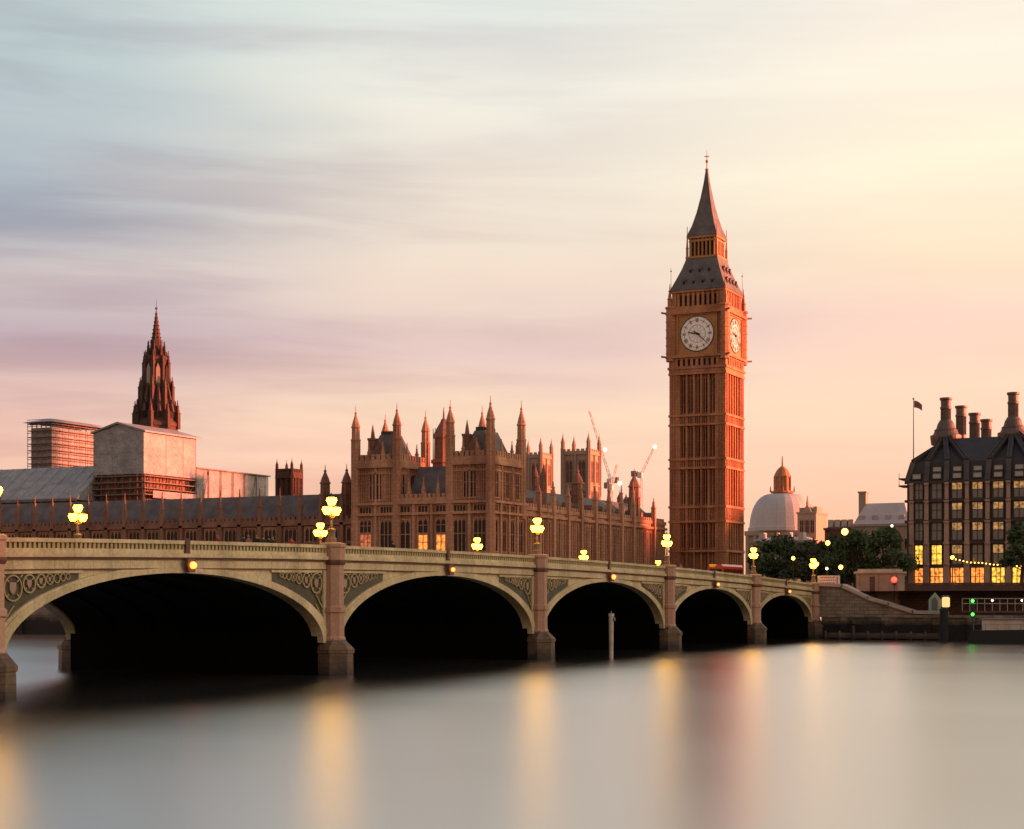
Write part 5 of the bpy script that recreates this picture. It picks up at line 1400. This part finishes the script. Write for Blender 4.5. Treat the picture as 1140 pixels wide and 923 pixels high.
# ------------------------------------------------------------------ vehicles
def wheel(T, x, y, z, r, axis='x'):
    b = MB(); b.tube((x-.13, y, z+r), (x+.13, y, z+r), r, n=14); w = b.build('wheel', 'rubber', T)
    b = MB(); b.tube((x-.15, y, z+r), (x+.15, y, z+r), r*.55, n=10); b.build('rim', 'grey', w)
def bus():
    X = XF-15.5; Y0 = rayX(805, X+1.3); L = 10.5; z = GZ+.02
    T = thing('double_decker_bus', (X, Y0+L/2, z), 'red double decker bus in front of the clock tower foot', 'bus')
    b = MB(); w = 1.26
    pr = [(-w, .35), (w, .35), (w, 4.0), (w-.25, 4.35), (-w+.25, 4.35), (-w, 4.0)]
    b.prism([(X+x, Y0, z+q) for x, q in pr], (0, L, 0)); b.build('body', 'red', T)
    for dk, (za, zb) in enumerate(((1.35, 2.15), (2.85, 3.6))):
        for i in range(6):
            y = Y0+.5+i*1.6; g = MB(); g.box(X+w, X+w+.02, y, y+1.35, z+za, z+zb); g.build('window', 'glass', T)
        g = MB(); g.box(X-w+.2, X+w-.2, Y0-.02, Y0-.001, z+za, z+zb); g.build('windscreen', 'glass', T)
    for y in (Y0+2, Y0+8): wheel(T, X+w-.1, y, z, .48); wheel(T, X-w+.1, y, z, .48)
    for x in (-.9, .9): g = MB(); g.ball((X+x, Y0-.05, z+.8), .15); g.build('headlight', 'white_light', T)
bus()
def car(X, Y, z, paint, label, cat='car', van=False):
    T = thing('parked_van' if van else 'car', (X, Y, z), label, cat, 'traffic on the bridge')
    b = MB(); w = .9; L = 4.4 if not van else 5.2
    pr = [(-L/2, .3), (L/2, .3), (L/2, .75), (L/2-.2, .95), (L/2-1.1, 1.0), (L/2-1.8, 1.48), (-L/2+1.0, 1.5), (-L/2+.2, 1.0), (-L/2, .9)] if not van else [(-L/2, .3), (L/2, .3), (L/2, 1.0), (L/2-.9, 1.25), (L/2-1.4, 2.2), (-L/2, 2.3)]
    b.prism([(X-w, Y+y, z+q) for y, q in pr], (2*w, 0, 0)); b.build('body', paint, T)
    for sx in (-1, 1):
        g = MB(); xx = X+sx*(w+.012)
        ws = [(L/2-1.75, 1.05), (L/2-2.0, 1.4), (-L/2+1.1, 1.42), (-L/2+.6, 1.05)] if not van else [(L/2-1.35, 1.35), (L/2-1.55, 2.0), (L/2-2.4, 2.0), (L/2-2.4, 1.35)]
        g.prism([(xx-.01, Y+y, z+q) for y, q in ws], (.02, 0, 0)); g.build('window', 'glass', T)
        for y in (-L/2+.85, L/2-.85): wheel(T, X+sx*(w-.08), Y+y, z, .32)
    for x in (-.6, .6):
        g = MB(); g.ball((X+x, Y-L/2-.02, z+.68), .13, 8, 5); g.build('headlight', 'white_light', T)
def deck_z(Y): return top(max(0, YA-Y))-1.195
def xy_on(px, X): return rayX(px, X)
for px, X, paint, lab, van in ((829, XF-9, 'white', 'white van beside the red bus on the bridge end', True), (782, XF-12, 'darkcar', 'dark car with bright headlights just left of the red bus', False),
                               (760, XF-8.5, 'white', 'white car on the bridge left of the dark car', False), (888, XF-6.5, 'grey', 'grey car near the bridge end before the hoarding', False),
                               (863, XF-6.5, 'darkcar', 'dark car between the white van and the grey car', False)):
    Y = rayX(px, X); car(X, Y, (deck_z(Y) if Y < YA else GZ+.02), paint, lab, 'van' if van else 'car', van)

# ------------------------------------------------------------------ people along the near footway
def person(px, X, coat, hair, label, face=1, hgt=1.72, seed=0, phase=0.0):
    Y = rayX(px, X); z = top(max(0, YA-Y))-1.06 if Y < YA else GZ
    T = thing('person', (X, Y, z), label, 'person', 'people walking over the bridge')
    k = hgt/1.72; st = .16*math.sin(phase+.6)
    P = lambda x, y, q: (X+x*k, Y+face*y*k, z+q*k)
    b = MB()
    b.loft([(P(0, 0, 0)[0], P(0, 0, 0)[1], z+q*k, rx*k, ry*k) for q, rx, ry in ((.84, .15, .1), (.95, .165, .115), (1.1, .145, .1), (1.28, .18, .115), (1.4, .19, .1), (1.455, .1, .07), (1.49, .055, .055), (1.53, .055, .06), (1.57, .068, .085), (1.63, .076, .097), (1.69, .064, .08), (1.72, .02, .03))], 10, 0)
    for sx in (-1, 1):
        hip_, kn, an = P(sx*.09, 0, .88), P(sx*.1, sx*st*.7+.04, .47), P(sx*.1, sx*st*1.6, .07)
        b.tube(hip_, kn, .085*k, .058*k, 8); b.tube(kn, an, .06*k, .04*k, 8); b.bar(an, P(sx*.1, sx*st*1.6+.17, .04), .09*k, (0, 0, 1), .08*k)
        sh, el, wr = P(sx*.2, 0, 1.38), P(sx*.24, -sx*st*.5-.02, 1.1), P(sx*.22, -sx*st+.1, .87)
        b.tube(sh, el, .05*k, .04*k, 7); b.tube(el, wr, .042*k, .03*k, 7)
        b.bar(wr, P(sx*.22, -sx*st+.13, .79), .075*k, (1, 0, 0), .03*k)
    b.tube(P(0, .085, 1.61), P(0, .12, 1.595), .014*k, .012*k, 5)
    body = b.build('person_body', 'skin', T)
    c = MB()
    c.loft([(X, Y, z+q*k, rx*k, ry*k) for q, rx, ry in ((.55, .19, .14), (.8, .185, .14), (1.0, .175, .13), (1.2, .19, .135), (1.38, .215, .125), (1.44, .12, .085), (1.475, .07, .068))], 10)
    for sx in (-1, 1):
        sh, el, wr = P(sx*.2, 0, 1.39), P(sx*.24, -sx*st*.5-.02, 1.1), P(sx*.225, -sx*st+.09, .9)
        c.tube(sh, el, .068*k, .058*k, 8); c.tube(el, wr, .06*k, .05*k, 8)
    c.build('coat', coat_mat(coat), T)
    h = MB(); h.loft([(X, Y-face*.02*k, z+q*k, rx*k, ry*k) for q, rx, ry in ((1.55, .075, .07), (1.63, .085, .1), (1.70, .075, .09), (1.745, .03, .04))], 10); h.build('hair', coat_mat(hair), T)
    tr = MB()
    for sx in (-1, 1):
        hip_, kn, an = P(sx*.09, 0, .9), P(sx*.1, sx*st*.7+.04, .47), P(sx*.1, sx*st*1.6, .1)
        tr.tube(hip_, kn, .098*k, .072*k, 8); tr.tube(kn, an, .072*k, .056*k, 8)
    tr.build('trousers', coat_mat((.03, .03, .04)), T)
bk = (.03, .02, .015)
for i, (px, X, coat, hair, lab) in enumerate((
        (243, XF-2.2, (.32, .03, .03), bk, 'person in a red coat, leftmost walker on the bridge'),
        (271, XF-1.5, (.03, .04, .08), bk, 'person in a navy coat behind the parapet left of the pink one'),
        (276.5, XF-2.6, (.4, .13, .12), (.3, .2, .1), 'person in a pink coat walking close to a navy coat'),
        (286, XF-1.8, (.02, .02, .02), bk, 'person in a black coat right of the pink coat'),
        (292.5, XF-3.0, (.05, .05, .055), bk, 'person in a charcoal coat, middle of the walking group'),
        (299, XF-1.6, (.02, .03, .025), bk, 'person in a dark green coat among the walking group'),
        (304, XF-2.4, (.06, .03, .02), bk, 'person in a dark brown coat at the right of the walking group'),
        (324, XF-2.0, (.45, .05, .04), bk, 'person in a bright red jacket walking alone near the stout pier'),
        (437, XF-1.6, (.02, .02, .03), bk, 'person in black alone below the lit orange pavilion windows'),
        (758, XF-2.0, (.3, .27, .25), bk, 'person in a pale grey coat near the white car'),
        (768, XF-2.6, (.45, .42, .4), bk, 'person in a cream coat between the white and dark cars'),
        (797, XF-2.4, (.03, .03, .03), bk, 'person in black in front of the red bus'),
        (851, XF-1.8, (.5, .47, .45), bk, 'person in a white coat right of the white van'),
        (856, XF-2.8, (.2, .18, .18), bk, 'person in mid grey beside the white coat'),
        (874, XF-2.2, (.05, .05, .06), bk, 'person in a slate coat beside the grey car'),
        (898, XF-2.0, (.4, .38, .36), bk, 'person in a light coat nearest the white hoarding'))):
    person(px, X, coat, hair, lab, 1 if i % 3 else -1, 1.66+.03*(i % 5), i, i*1.3)
